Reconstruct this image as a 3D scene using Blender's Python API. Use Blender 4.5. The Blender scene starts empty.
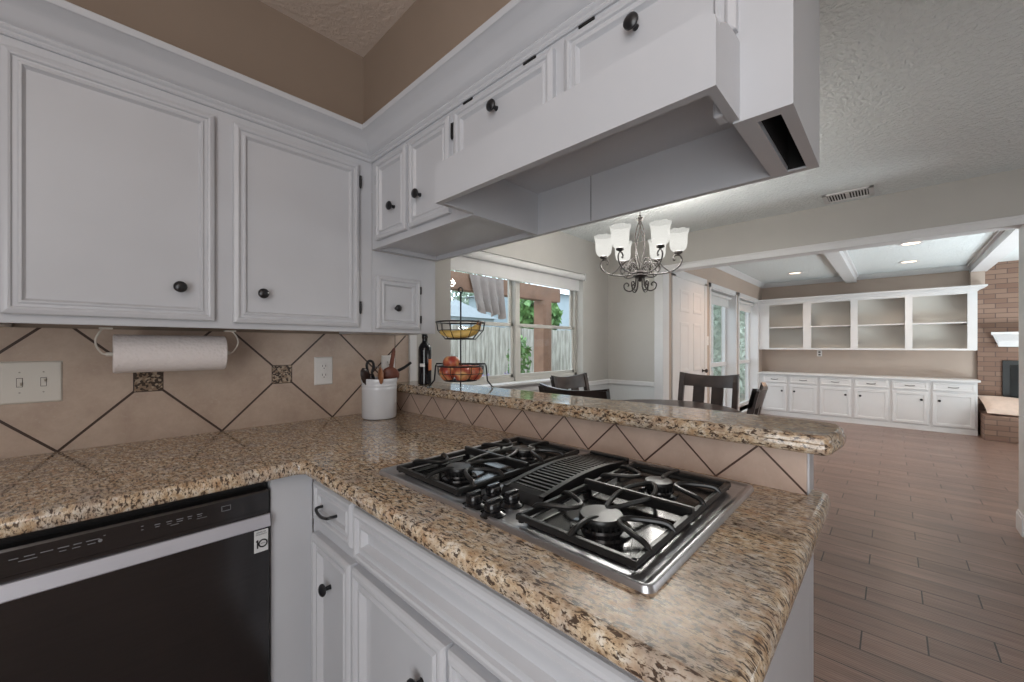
import bpy, bmesh, math, random
from mathutils import Matrix, Vector
PI = math.pi
sc = bpy.context.scene
C = sc.collection
random.seed(7)

# ------------------------------------------------------------------ camera
cam_d = bpy.data.cameras.new('camera'); cam = bpy.data.objects.new('camera', cam_d); C.objects.link(cam)
cam_d.sensor_width = 36.0; cam_d.lens = 36.0 * 398 / 1024
cam_d.shift_y = 5.0 / 1024
cam_d.clip_start = 0.02; cam_d.clip_end = 200
CZ = 1.24
PHI = math.atan2(893 - 512, 398.0)
cam.location = (0, 0, CZ)
cam.rotation_euler = (PI / 2, 0, PHI - PI / 2)
sc.camera = cam

# ------------------------------------------------------------------ exposure / world
sc.view_settings.view_transform = 'Standard'
sc.view_settings.look = 'None'
sc.view_settings.gamma = 1
sc.view_settings.use_curve_mapping = False
sc.view_settings.exposure = 0.0
W = bpy.data.worlds.new('world'); sc.world = W; W.use_nodes = True
nt = W.node_tree; nt.nodes.clear()
wo = nt.nodes.new('ShaderNodeOutputWorld'); wb = nt.nodes.new('ShaderNodeBackground')
wb.inputs[0].default_value = (0.80, 0.90, 1.0, 1); wb.inputs[1].default_value = 3.0
nt.links.new(wb.outputs[0], wo.inputs[0])

def area(name, loc, size, power, color=(1, 1, 1), rot=(0, 0, 0), sy=None, spread=None):
    l = bpy.data.lights.new(name, 'AREA'); l.energy = power; l.color = color
    l.shape = 'RECTANGLE'; l.size = size; l.size_y = sy or size
    if spread: l.spread = spread
    o = bpy.data.objects.new(name, l); C.objects.link(o); o.location = loc; o.rotation_euler = rot
    return o
def point(name, loc, power, color, r=0.03):
    l = bpy.data.lights.new(name, 'POINT'); l.energy = power; l.color = color; l.shadow_soft_size = r
    o = bpy.data.objects.new(name, l); C.objects.link(o); o.location = loc
    return o
# sky portals in the window openings (they only guide the sampling of the sky light)
for nm_, lc_, sz_, sy_ in (('dining_window_portal', (2.6, 2.62, 1.47), 2.1, 1.15), ('family_window_portal_a', (6.37, 2.02, 1.1), 1.2, 1.9), ('family_window_portal_b', (7.77, 2.02, 1.1), 1.2, 1.9)):
    o = area(nm_, lc_, sz_, 1, (1, 1, 1), (-PI/2, 0, 0), sy_); o.data.cycles.is_portal = True
# added fill light behind the camera, brightens kitchen ceiling and upper walls
point('kitchen_ceiling_light', (-0.75, -0.5, 2.10), 24, (1.0, 0.97, 0.96), 0.5)
# unseen fill lights added to brighten the kitchen, dining and family rooms
area('kitchen_window_daylight', (-1.50, -0.9, 1.1), 1.8, 51, (0.93, 0.97, 1.0), (PI/2 + .12, 0, -PI/2), 1.9)  # invented window: added panel lifting cabinet fronts and the hood underside
area('dining_front_window_daylight', (2.9, -3.1, 1.4), 2.0, 20, (0.95, 0.97, 1.0), (PI/2 + .6, 0, 0), 1.3)  # added panel tilted up at the dining ceiling, no real window behind it
point('family_floor_lamp_light', (6.5, -2.9, 1.60), 25, (0.88, 0.95, 1.0), 0.16)  # added fill for the family room, no floor lamp stands here
area('family_floor_lamp_uplight', (6.5, -2.4, 0.12), 1.6, 160, (0.84, 0.95, 1.0), (PI, 0, 0), 1.6)  # added panel near the floor, throws light up to the family ceiling

# ------------------------------------------------------------------ node helper
class E_:
    """tiny expression layer over Math nodes"""
    def __init__(s, nt, sock): s.nt = nt; s.s = sock
    def _b(s, op, o, rev=False):
        n = s.nt.nodes.new('ShaderNodeMath'); n.operation = op
        a, b = (o, s) if rev else (s, o)
        for i, x in enumerate((a, b)):
            if x is None: continue
            if isinstance(x, E_): s.nt.links.new(x.s, n.inputs[i])
            else: n.inputs[i].default_value = x
        return E_(s.nt, n.outputs[0])
    def __add__(s, o): return s._b('ADD', o)
    def __sub__(s, o): return s._b('SUBTRACT', o)
    def __mul__(s, o): return s._b('MULTIPLY', o)
    def __truediv__(s, o): return s._b('DIVIDE', o)
    def floor(s): return s._b('FLOOR', None)
    def fract(s): return s._b('FRACT', None)
    def abs(s): return s._b('ABSOLUTE', None)
    def lt(s, o): return s._b('LESS_THAN', o)
    def gt(s, o): return s._b('GREATER_THAN', o)
    def mn(s, o): return s._b('MINIMUM', o)
    def mx(s, o): return s._b('MAXIMUM', o)

def mat(name):
    m = bpy.data.materials.new(name); m.use_nodes = True
    nt = m.node_tree; b = nt.nodes['Principled BSDF']
    return m, nt, b
def setp(b, **k):
    for a, v in k.items():
        a = {'color': 'Base Color', 'rough': 'Roughness', 'metal': 'Metallic', 'coat': 'Coat Weight', 'spec': 'Specular IOR Level',
             'emit': 'Emission Color', 'estr': 'Emission Strength', 'trans': 'Transmission Weight', 'coatr': 'Coat Roughness', 'alpha': 'Alpha'}.get(a, a)
        if a in ('Base Color', 'Emission Color') and len(v) == 3: v = (*v, 1)
        b.inputs[a].default_value = v
def coords(nt, world=False, scale=None):
    if world:
        g = nt.nodes.new('ShaderNodeNewGeometry'); s = g.outputs['Position']
    else:
        g = nt.nodes.new('ShaderNodeTexCoord'); s = g.outputs['Object']
    if scale:
        mp = nt.nodes.new('ShaderNodeMapping'); mp.inputs['Scale'].default_value = scale
        nt.links.new(s, mp.inputs[0]); s = mp.outputs[0]
    return s
def noise(nt, vec, scale, detail=3, rough=0.5, dist=0):
    n = nt.nodes.new('ShaderNodeTexNoise'); n.inputs['Scale'].default_value = scale
    n.inputs['Detail'].default_value = detail; n.inputs['Roughness'].default_value = rough; n.inputs['Distortion'].default_value = dist
    nt.links.new(vec, n.inputs['Vector']); return n.outputs['Fac']
def ramp(nt, fac, stops, interp='LINEAR'):
    r = nt.nodes.new('ShaderNodeValToRGB'); r.color_ramp.interpolation = interp
    el = r.color_ramp.elements
    while len(el) < len(stops): el.new(0.5)
    for e, (p, c) in zip(el, stops):
        e.position = p; e.color = (*c, 1) if len(c) == 3 else c
    nt.links.new(fac, r.inputs[0]); return r.outputs[0]
def mixc(nt, fac, a, b, mode='MIX'):
    m = nt.nodes.new('ShaderNodeMix'); m.data_type = 'RGBA'; m.blend_type = mode
    if isinstance(fac, (int, float)): m.inputs[0].default_value = fac
    else: nt.links.new(fac, m.inputs[0])
    for i, x in ((6, a), (7, b)):
        if isinstance(x, tuple): m.inputs[i].default_value = (*x, 1) if len(x) == 3 else x
        else: nt.links.new(x, m.inputs[i])
    return m.outputs[2]
def bump(nt, b, h, strength=0.3, dist=0.002):
    n = nt.nodes.new('ShaderNodeBump'); n.inputs['Strength'].default_value = strength; n.inputs['Distance'].default_value = dist
    nt.links.new(h, n.inputs['Height']); nt.links.new(n.outputs[0], b.inputs['Normal'])
def simple(name, color, rough=0.5, var=0.06, vs=8, **k):
    """procedural: base colour modulated by faint noise"""
    m, nt, b = mat(name); setp(b, rough=rough, **k)
    f = noise(nt, coords(nt), vs, 3)
    c2 = tuple(c * (1 - var) for c in color); c1 = tuple(min(1, c * (1 + var)) for c in color)
    nt.links.new(ramp(nt, f, [(0.3, c2), (0.7, c1)]), b.inputs['Base Color'])
    return m

M = {}
M['cab'] = simple('white_cabinet_paint', (0.53, 0.535, 0.56), 0.30, 0.02, 6)
M['trim'] = simple('white_trim_paint', (0.66, 0.65, 0.65), 0.4, 0.02, 5)
M['wall'] = simple('greige_wall_paint', (0.455, 0.435, 0.405), 0.75, 0.03, 3)
M['wall_k'] = simple('kitchen_wall_paint', (0.32, 0.245, 0.19), 0.75, 0.03, 3)
M['wall_f'] = simple('family_wall_paint', (0.46, 0.37, 0.31), 0.75, 0.03, 3)
M['shelfback'] = simple('shelf_back_paint', (0.60, 0.565, 0.51), 0.6, 0.02, 3)
M['sash'] = simple('almond_window_sash', (0.50, 0.48, 0.44), 0.45, 0.02, 3)
M['wains'] = simple('wainscot_paint', (0.62, 0.63, 0.63), 0.5, 0.02, 3)
M['black'] = simple('black_hardware', (0.012, 0.012, 0.014), 0.28, 0.2, 30)
M['bronze'] = simple('bronze_iron', (0.030, 0.024, 0.022), 0.5, 0.2, 30, metal=0.2)
M['enamel'] = simple('black_enamel', (0.008, 0.008, 0.009), 0.16, 0.2, 20)
M['iron'] = simple('cast_iron_grate', (0.012, 0.012, 0.012), 0.33, 0.2, 60)
M['dark'] = simple('dark_cavity', (0.01, 0.009, 0.009), 0.9, 0.1, 10)
M['dwblack'] = simple('dishwasher_black_gloss', (0.012, 0.012, 0.013), 0.22, 0.1, 10)
M['darkwood'] = simple('dark_walnut', (0.030, 0.018, 0.015), 0.3, 0.35, 12)
M['paper'] = simple('paper_towel_white', (0.78, 0.74, 0.72), 0.9, 0.03, 40)
M['ceramic'] = simple('white_glazed_ceramic', (0.66, 0.67, 0.70), 0.15, 0.02, 10)
M['plate'] = simple('ivory_switch_plate', (0.66, 0.62, 0.56), 0.35, 0.02, 10)
M['platew'] = simple('white_outlet_plate', (0.72, 0.70, 0.68), 0.35, 0.02, 10)
M['screw'] = simple('dull_screw', (0.35, 0.32, 0.28), 0.4, 0.1, 10)
M['slot'] = simple('outlet_slot_dark', (0.06, 0.05, 0.045), 0.6, 0.1, 10)
M['woodspoon'] = simple('wooden_utensil', (0.30, 0.12, 0.05), 0.45, 0.3, 25)
M['woodred'] = simple('reddish_utensil', (0.16, 0.05, 0.03), 0.4, 0.3, 25)
M['bottle'] = simple('dark_bottle_glass', (0.006, 0.006, 0.008), 0.08, 0.1, 10)
M['labelo'] = simple('orange_bottle_label', (0.55, 0.20, 0.09), 0.6, 0.1, 30)
M['banana'] = simple('banana_skin', (0.72, 0.48, 0.14), 0.5, 0.15, 20)
M['cush'] = simple('cream_cushion_fabric', (0.62, 0.48, 0.40), 0.9, 0.06, 20)
M['firebox'] = simple('black_firebox', (0.012, 0.012, 0.012), 0.5, 0.2, 10)
M['glaze'] = simple('chrome_silver', (0.55, 0.55, 0.57), 0.25, 0.03, 20, metal=0.9)
M['mark'] = simple('pale_panel_mark', (0.19, 0.19, 0.20), 0.5, 0.02, 20)
M['badge'] = simple('white_badge', (0.62, 0.62, 0.62), 0.5, 0.02, 20)
M['cedar'] = simple('cedar_post', (0.23, 0.125, 0.080), 0.7, 0.15, 6)
M['canvas'] = simple('draped_canvas', (0.27, 0.22, 0.20), 0.9, 0.1, 6)
M['siding'] = simple('pale_house_siding', (0.34, 0.40, 0.44), 0.7, 0.05, 3)
M['roof'] = simple('pale_house_roof', (0.26, 0.29, 0.31), 0.8, 0.05, 3)
M['pot'] = simple('blue_plant_pot', (0.20, 0.22, 0.32), 0.4, 0.1, 6)
M['lawn'] = simple('patio_ground', (0.22, 0.20, 0.14), 0.9, 0.25, 1.5)
M['trunk'] = simple('tree_bark', (0.14, 0.10, 0.07), 0.9, 0.25, 8)
M['blind'] = simple('white_roller_fabric', (0.62, 0.61, 0.60), 0.8, 0.03, 8)

def leaf_mat(name, c1, c2):
    m, nt, b = mat(name); setp(b, rough=0.6)
    f = noise(nt, coords(nt), 3.0, 4)
    nt.links.new(ramp(nt, f, [(0.35, c1), (0.65, c2)]), b.inputs['Base Color'])
    return m
M['leaf'] = leaf_mat('leaf_green', (0.04, 0.12, 0.025), (0.22, 0.38, 0.13))
M['leafp'] = leaf_mat('leaf_pale', (0.20, 0.28, 0.19), (0.46, 0.54, 0.44))
M['flower'] = leaf_mat('purple_bloom', (0.25, 0.18, 0.35), (0.48, 0.40, 0.60))

def make_stainless():
    m, nt, b = mat('brushed_stainless'); setp(b, metal=0.95, rough=0.32)
    v = coords(nt, True, (1, 1, 1)); v2 = coords(nt, True, (60, 3, 3))
    f = noise(nt, v2, 5, 3)
    nt.links.new(ramp(nt, f, [(0.3, (0.50, 0.50, 0.52)), (0.7, (0.60, 0.60, 0.62))]), b.inputs['Base Color'])
    return m
M['steel'] = make_stainless()
def make_dwfront():
    m, nt, b = mat('black_stainless'); setp(b, metal=0.85, rough=0.16)
    v2 = coords(nt, True, (2, 2, 80))
    f = noise(nt, v2, 5, 2)
    nt.links.new(ramp(nt, f, [(0.3, (0.070, 0.068, 0.070)), (0.7, (0.080, 0.078, 0.080))]), b.inputs['Base Color'])
    return m
M['dwfront'] = make_dwfront()
M['bright'] = simple('bright_satin_strip', (0.62, 0.62, 0.68), 0.38, 0.02, 4, metal=0.6)

def make_granite():
    m, nt, b = mat('granite'); setp(b, rough=0.075, spec=0.65, coat=0.0)
    g = coords(nt, True)
    def stretched(rot, sc_):
        r_ = nt.nodes.new('ShaderNodeVectorRotate'); r_.rotation_type = 'Z_AXIS'; r_.inputs['Angle'].default_value = rot
        nt.links.new(g, r_.inputs['Vector'])
        mp = nt.nodes.new('ShaderNodeMapping'); mp.inputs['Scale'].default_value = sc_
        nt.links.new(r_.outputs[0], mp.inputs[0]); return mp.outputs[0]
    v = stretched(STREAK, (1.1, 3.1, 1.7)); v0 = stretched(STREAK, (1.0, 1.4, 1.2))
    base = ramp(nt, noise(nt, v0, 50, 4, 0.65), [(0.32, (0.33, 0.21, 0.115)), (0.44, (0.48, 0.35, 0.225)), (0.54, (0.60, 0.48, 0.34)), (0.66, (0.72, 0.65, 0.55))])
    rust = ramp(nt, noise(nt, v0, 22, 3, 0.6), [(0.50, (0, 0, 0)), (0.66, (0.42, 0.42, 0.42))])
    c = mixc(nt, rust, base, (0.40, 0.20, 0.09))
    grey = ramp(nt, noise(nt, v0, 10, 4, 0.6, 0.4), [(0.48, (0, 0, 0)), (0.66, (0.55, 0.55, 0.55))])
    c = mixc(nt, grey, c, (0.37, 0.34, 0.32))
    fleck = ramp(nt, noise(nt, v, 58, 4, 0.66, 0.5), [(0.522, (0, 0, 0)), (0.58, (0.94, 0.94, 0.94))])
    c = mixc(nt, fleck, c, (0.045, 0.028, 0.021))
    fl2 = ramp(nt, noise(nt, v, 150, 2, 0.6, 0.3), [(0.56, (0, 0, 0)), (0.66, (0.75, 0.75, 0.75))])
    c = mixc(nt, fl2, c, (0.12, 0.07, 0.045))
    nt.links.new(c, b.inputs['Base Color'])
    return m
STREAK = math.radians(88)
M['granite'] = make_granite()

def tile_base(nt, c1, c2):
    g = coords(nt, True)
    f = noise(nt, g, 9, 5, 0.65)
    a = ramp(nt, f, [(0.32, c1), (0.68, c2)])
    sp = ramp(nt, noise(nt, g, 95, 3, 0.6), [(0.60, (0, 0, 0)), (0.72, (0.5, 0.5, 0.5))])
    return mixc(nt, sp, a, (0.52, 0.44, 0.36)), g, f
def make_backsplash():
    m, nt, b = mat('diagonal_tile_with_mosaic'); setp(b, rough=0.32)
    col, g, f = tile_base(nt, (0.42, 0.315, 0.25), (0.55, 0.435, 0.35))
    sp = nt.nodes.new('ShaderNodeSeparateXYZ'); nt.links.new(g, sp.inputs[0])
    x = E_(nt, sp.outputs[0]); z = E_(nt, sp.outputs[2])
    P_ = 0.4165; gw = 0.0050
    a = ((x + 0.083 + z - 0.914 + 10 * P_) / P_).fract(); c = ((x + 0.083 - z + 0.914 + 10 * P_) / P_).fract()
    ga = a.mn((a * -1.0) + 1.0).lt(gw / P_); gc = c.mn((c * -1.0) + 1.0).lt(gw / P_)
    grout = ga.mx(gc)
    mx_ = (((x + 0.083 + 10 * P_) / P_).fract() - 0.5).abs(); mz = (z - 1.121).abs()
    h = 0.039
    xl = x.lt(0.8); mos = mx_.lt(h / P_) * mz.lt(h) * xl; mosi = mx_.lt((h - 0.003) / P_) * mz.lt(h - 0.003) * xl
    grout = grout.mx((x - 1.068).abs().lt(0.0018))
    grout = (grout * ((mos * -1.0) + 1.0)).mx(mos * ((mosi * -1.0) + 1.0))
    # mosaic: small stone chips in staggered strips
    br = nt.nodes.new('ShaderNodeTexVoronoi'); br.inputs['Scale'].default_value = 150
    nt.links.new(g, br.inputs['Vector'])
    mc = ramp(nt, E_(nt, br.outputs['Color']).s, [(0.2, (0.05, 0.03, 0.02)), (0.45, (0.26, 0.18, 0.12)), (0.7, (0.42, 0.33, 0.24)), (0.9, (0.12, 0.08, 0.05))], 'CONSTANT')
    col = mixc(nt, mosi.s, col, mc)
    col = mixc(nt, grout.s, col, (0.055, 0.032, 0.024))
    nt.links.new(col, b.inputs['Base Color'])
    bump(nt, b, ((grout * -1.0) + 1.0).s, 0.5, 0.002)
    return m
M['backsplash'] = make_backsplash()
def make_bartile():
    m, nt, b = mat('small_diagonal_tile'); setp(b, rough=0.35)
    col, g, f = tile_base(nt, (0.46, 0.345, 0.28), (0.57, 0.44, 0.365))
    sp = nt.nodes.new('ShaderNodeSeparateXYZ'); nt.links.new(g, sp.inputs[0])
    y = E_(nt, sp.outputs[1]); z = E_(nt, sp.outputs[2])
    P_ = 0.187; gw = 0.0032
    a = ((y - 0.134 + z - 0.914 + 10 * P_) / P_).fract(); c = ((y - 0.134 - z + 0.914 + 10 * P_) / P_).fract()
    ga = a.mn((a * -1.0) + 1.0).lt(gw / P_); gc = c.mn((c * -1.0) + 1.0).lt(gw / P_)
    grout = ga.mx(gc)
    col = mixc(nt, grout.s, col, (0.075, 0.042, 0.032))
    nt.links.new(col, b.inputs['Base Color'])
    bump(nt, b, ((grout * -1.0) + 1.0).s, 0.5, 0.002)
    return m
M['bartile'] = make_bartile()
def make_floor():
    m, nt, b = mat('wood_look_plank_tile'); setp(b, rough=0.30)
    g = coords(nt, True)
    sp = nt.nodes.new('ShaderNodeSeparateXYZ'); nt.links.new(g, sp.inputs[0])
    x = E_(nt, sp.outputs[0]); y = E_(nt, sp.outputs[1])
    w, L = 0.1465, 0.606
    r = (x + 5.020) / w            # row edge at x = 2.30 etc.
    row = r.floor(); fx = r.fract()
    u = (y + 12.0 - 0.04 - 0.14 + row * (L / 3)) / L
    fy = u.fract(); pl = u.floor()
    gx = fx.mn((fx * -1.0) + 1.0).lt(0.0024 / w); gy = fy.mn((fy * -1.0) + 1.0).lt(0.0028 / L)
    grout = gx.mx(gy)
    cmb = nt.nodes.new('ShaderNodeCombineXYZ'); nt.links.new(row.s, cmb.inputs[0]); nt.links.new(pl.s, cmb.inputs[1])
    wn = nt.nodes.new('ShaderNodeTexWhiteNoise'); nt.links.new(cmb.outputs[0], wn.inputs['Vector'])
    mp = nt.nodes.new('ShaderNodeMapping'); mp.inputs['Scale'].default_value = (60, 2.5, 1); nt.links.new(g, mp.inputs[0])
    gr = noise(nt, mp.outputs[0], 1.6, 4, 0.6)
    mp2 = nt.nodes.new('ShaderNodeMapping'); mp2.inputs['Scale'].default_value = (9, 1.2, 1); nt.links.new(g, mp2.inputs[0])
    gr2 = noise(nt, mp2.outputs[0], 1.0, 3, 0.6)
    c = ramp(nt, gr, [(0.3, (0.160, 0.102, 0.080)), (0.7, (0.250, 0.175, 0.145))])
    c2 = ramp(nt, gr2, [(0.3, (0.75, 0.75, 0.75)), (0.7, (1.2, 1.15, 1.12))])
    c = mixc(nt, 1.0, c, c2, 'MULTIPLY')
    pv = ramp(nt, wn.outputs[0], [(0, (0.86, 0.86, 0.86)), (1, (1.12, 1.1, 1.1))])
    c = mixc(nt, 1.0, c, pv, 'MULTIPLY')
    c = mixc(nt, grout.s, c, (0.018, 0.012, 0.010))
    nt.links.new(c, b.inputs['Base Color'])
    h = ((x * (2 * PI / 0.0125))._b('SINE', None) * 0.35 + E_(nt, gr)) * ((grout * -1.0) + 1.0)
    bump(nt, b, h.s, 0.35, 0.002)
    return m
M['floor'] = make_floor()
def make_ceiling(name, c, strength=0.9):
    m, nt, b = mat(name); setp(b, rough=0.8)
    g = coords(nt, True)
    f = noise(nt, g, 42, 3, 0.55, 0.5)
    nt.links.new(ramp(nt, f, [(0.3, tuple(k * 0.97 for k in c)), (0.7, c)]), b.inputs['Base Color'])
    h = ramp(nt, f, [(0.40, (0, 0, 0)), (0.60, (1, 1, 1))])
    bump(nt, b, h, strength, 0.006)
    return m
M['ceil'] = make_ceiling('textured_ceiling_paint', (0.76, 0.79, 0.785))
M['ceilk'] = make_ceiling('kitchen_ceiling_paint', (0.72, 0.61, 0.53), 0.3)
def make_brick():
    m, nt, b = mat('brown_brick'); setp(b, rough=0.85)
    g = coords(nt, True)
    sp = nt.nodes.new('ShaderNodeSeparateXYZ'); nt.links.new(g, sp.inputs[0])
    cb = nt.nodes.new('ShaderNodeCombineXYZ'); 
    yy = E_(nt, sp.outputs[1]) + E_(nt, sp.outputs[0])
    nt.links.new(yy.s, cb.inputs[0]); nt.links.new(sp.outputs[2], cb.inputs[1])
    br = nt.nodes.new('ShaderNodeTexBrick'); nt.links.new(cb.outputs[0], br.inputs['Vector'])
    br.inputs['Scale'].default_value = 1.0
    br.inputs['Brick Width'].default_value = 0.21; br.inputs['Row Height'].default_value = 0.068
    br.inputs['Mortar Size'].default_value = 0.005
    br.inputs['Color1'].default_value = (0.19, 0.110, 0.078, 1); br.inputs['Color2'].default_value = (0.27, 0.175, 0.130, 1)
    br.inputs['Mortar'].default_value = (0.12, 0.08, 0.065, 1)
    nt.links.new(br.outputs[0], b.inputs['Base Color'])
    return m
M['brick'] = make_brick()
def make_fence():
    m, nt, b = mat('weathered_fence_boards'); setp(b, rough=0.9)
    g = coords(nt, True, (4, 4, 0.6))
    nt.links.new(ramp(nt, noise(nt, g, 3, 4), [(0.3, (0.22, 0.20, 0.17)), (0.7, (0.50, 0.47, 0.42))]), b.inputs['Base Color'])
    return m
M['fence'] = make_fence()
def make_glass():
    m = bpy.data.materials.new('window_glass'); m.use_nodes = True
    nt = m.node_tree; nt.nodes.clear()
    o = nt.nodes.new('ShaderNodeOutputMaterial'); t = nt.nodes.new('ShaderNodeBsdfTransparent'); g = nt.nodes.new('ShaderNodeBsdfGlossy')
    g.inputs['Roughness'].default_value = 0.02; t.inputs[0].default_value = (0.95, 0.97, 0.97, 1)
    mx = nt.nodes.new('ShaderNodeMixShader'); fr = nt.nodes.new('ShaderNodeLayerWeight')
    fe = E_(nt, fr.outputs['Facing'])._b('POWER', 5.0) * 0.9 + 0.015
    nt.links.new(fe.s, mx.inputs[0]); nt.links.new(t.outputs[0], mx.inputs[1]); nt.links.new(g.outputs[0], mx.inputs[2])
    nt.links.new(mx.outputs[0], o.inputs[0]); return m
M['glass'] = make_glass()
def make_emit(name, col, s):
    m, nt, b = mat(name); setp(b, color=col, emit=col, estr=s, rough=0.4); return m
def make_shade():
    m = bpy.data.materials.new('frosted_shade_lit'); m.use_nodes = True; nt = m.node_tree; nt.nodes.clear()
    o = nt.nodes.new('ShaderNodeOutputMaterial'); tr = nt.nodes.new('ShaderNodeBsdfTranslucent'); df = nt.nodes.new('ShaderNodeBsdfDiffuse')
    tr.inputs[0].default_value = (.002, .002, .002, 1); df.inputs[0].default_value = (.006, .006, .006, 1)
    em = nt.nodes.new('ShaderNodeEmission'); em.inputs[0].default_value = (.97, .96, .90, 1); em.inputs[1].default_value = 0.74
    a = nt.nodes.new('ShaderNodeAddShader'); b = nt.nodes.new('ShaderNodeAddShader')
    nt.links.new(tr.outputs[0], a.inputs[0]); nt.links.new(df.outputs[0], a.inputs[1])
    nt.links.new(a.outputs[0], b.inputs[0]); nt.links.new(em.outputs[0], b.inputs[1])
    tp = nt.nodes.new('ShaderNodeBsdfTransparent'); mx = nt.nodes.new('ShaderNodeMixShader'); mx.inputs[0].default_value = .55
    nt.links.new(b.outputs[0], mx.inputs[1]); nt.links.new(tp.outputs[0], mx.inputs[2]); nt.links.new(mx.outputs[0], o.inputs[0])
    return m
M['shade'] = make_shade()
M['lens'] = make_emit('recessed_lamp_lit', (1.0, 0.80, 0.62), 2.2)
def make_apple():
    m, nt, b = mat('apple_skin'); setp(b, rough=0.28)
    f = noise(nt, coords(nt), 22, 3, 0.5, 0.4)
    nt.links.new(ramp(nt, f, [(0.35, (0.38, 0.055, 0.04)), (0.50, (0.58, 0.19, 0.09)), (0.62, (0.76, 0.42, 0.18))]), b.inputs['Base Color'])
    return m
M['apple'] = make_apple()

# ------------------------------------------------------------------ mesh builder
class MB:
    def __init__(s): s.bm = bmesh.new()
    def _add(s, other, mtx=None):
        if mtx is not None: other.transform(mtx)
        me = bpy.data.meshes.new('tmp'); other.to_mesh(me); other.free(); s.bm.from_mesh(me); bpy.data.meshes.remove(me)
        return s
    def box(s, x0, x1, y0, y1, z0, z1, bev=0.0, mtx=None, seg=2):
        x0, x1 = min(x0, x1), max(x0, x1); y0, y1 = min(y0, y1), max(y0, y1); z0, z1 = min(z0, z1), max(z0, z1)
        b = bmesh.new(); bmesh.ops.create_cube(b, size=1)
        b.transform(Matrix.Translation(((x0+x1)/2, (y0+y1)/2, (z0+z1)/2)) @ Matrix.Diagonal((x1-x0, y1-y0, z1-z0, 1)))
        if bev > 0: bmesh.ops.bevel(b, geom=b.edges[:], offset=bev, segments=seg, affect='EDGES', profile=0.5)
        return s._add(b, mtx)
    def rings(s, rings, closed=True, cap0=True, cap1=True, mtx=None, loop=False):
        """rings: list of lists of points (equal length)"""
        b = bmesh.new(); R = [[b.verts.new(p) for p in r] for r in rings]; n = len(R[0])
        rng = range(len(R)) if loop else range(len(R) - 1)
        for i in rng:
            A, B = R[i], R[(i + 1) % len(R)]
            for j in range(n if closed else n - 1):
                k = (j + 1) % n
                try: b.faces.new((A[j], A[k], B[k], B[j]))
                except ValueError: pass
        if not loop:
            for flag, r, rev in ((cap0, R[0], True), (cap1, R[-1], False)):
                if flag and n > 2:
                    try:
                        f = b.faces.new(r[::-1] if rev else r)
                        if n > 4: bmesh.ops.triangulate(b, faces=[f])
                    except ValueError: pass
        bmesh.ops.recalc_face_normals(b, faces=b.faces[:])
        return s._add(b, mtx)
    def lathe(s, prof, c=(0, 0, 0), n=24, mtx=None, squash=None):
        """prof: (r, z) list, about z"""
        rings = []
        for r, z in prof:
            rings.append([(c[0] + r * math.cos(2*PI*i/n), c[1] + r * math.sin(2*PI*i/n), c[2] + z) for i in range(n)])
        return s.rings(rings, True, prof[0][0] > 1e-5, prof[-1][0] > 1e-5, mtx)
    def tube(s, pts, r, n=8, mtx=None, loop=False, smooth=0):
        pts = [Vector(p) for p in pts]
        if smooth: pts = catmull(pts, smooth, loop)
        m = len(pts); rings = []; up = None
        for i, p in enumerate(pts):
            if loop: t = (pts[(i+1) % m] - pts[i-1])
            else: t = pts[min(i+1, m-1)] - pts[max(i-1, 0)]
            t.normalize()
            if up is None:
                a = Vector((0, 0, 1)) if abs(t.z) < 0.9 else Vector((1, 0, 0))
                up = (a - t * a.dot(t)).normalized()
            else: up = (up - t * up.dot(t)).normalized()
            sd = t.cross(up); rr = r if not isinstance(r, (list, tuple)) else (r[i] if len(r) == m else r[0] + (r[-1]-r[0]) * i / (m-1))
            rings.append([p + (up * math.cos(2*PI*k/n) + sd * math.sin(2*PI*k/n)) * rr for k in range(n)])
        return s.rings(rings, True, True, True, mtx, loop)
    def slab(s, outline, layers, weights=None, mtx=None):
        """outline CCW (x,y); layers: (inset, z); weights per edge scale inset"""
        n = len(outline); weights = weights or [1] * n; rings = []
        P = [Vector(p) for p in outline]
        for ins, z in layers:
            ring = []
            for i in range(n):
                p = P[i]; e0 = (P[i] - P[i-1]).normalized(); e1 = (P[(i+1) % n] - P[i]).normalized()
                n0 = Vector((-e0.y, e0.x)); n1 = Vector((-e1.y, e1.x)); d0 = ins * weights[i-1]; d1 = ins * weights[i]
                det = n0.x * n1.y - n0.y * n1.x
                if abs(det) < 1e-4: q = p + n0 * d0
                else: q = p + Vector(((d0*n1.y - d1*n0.y) / det, (n0.x*d1 - n1.x*d0) / det))
                ring.append((q.x, q.y, z))
            rings.append(ring)
        return s.rings(rings, True, True, True, mtx)
    def extrude(s, poly, a, b_, axis, mtx=None):
        """poly of 2-tuples in the plane normal to axis ('x': (y,z), 'y': (x,z), 'z': (x,y))"""
        f = {'x': lambda p, t: (t, p[0], p[1]), 'y': lambda p, t: (p[0], t, p[1]), 'z': lambda p, t: (p[0], p[1], t)}[axis]
        return s.rings([[f(p, a) for p in poly], [f(p, b_) for p in poly]], True, True, True, mtx)
    def sweep_path(s, prof, path, outs, mtx=None):
        """profile (out, z) swept along horizontal path; outs: mitred outward 2-vectors per path vertex"""
        return s.rings([[(p[0] + o[0]*a, p[1] + o[1]*a, z) for a, z in prof] for p, o in zip(path, outs)], True, True, True, mtx)
    def panel(s, u0, u1, v0, v1, prof, mtx, w0=0):
        """nested rectangular loops in local (u,v,w); prof: (inset, w). Closed back."""
        rings = [[(u0, v0, w0), (u1, v0, w0), (u1, v1, w0), (u0, v1, w0)]]
        for i, w in prof: rings.append([(u0+i, v0+i, w0+w), (u1-i, v0+i, w0+w), (u1-i, v1-i, w0+w), (u0+i, v1-i, w0+w)])
        return s.rings(rings, True, True, True, mtx)

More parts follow.
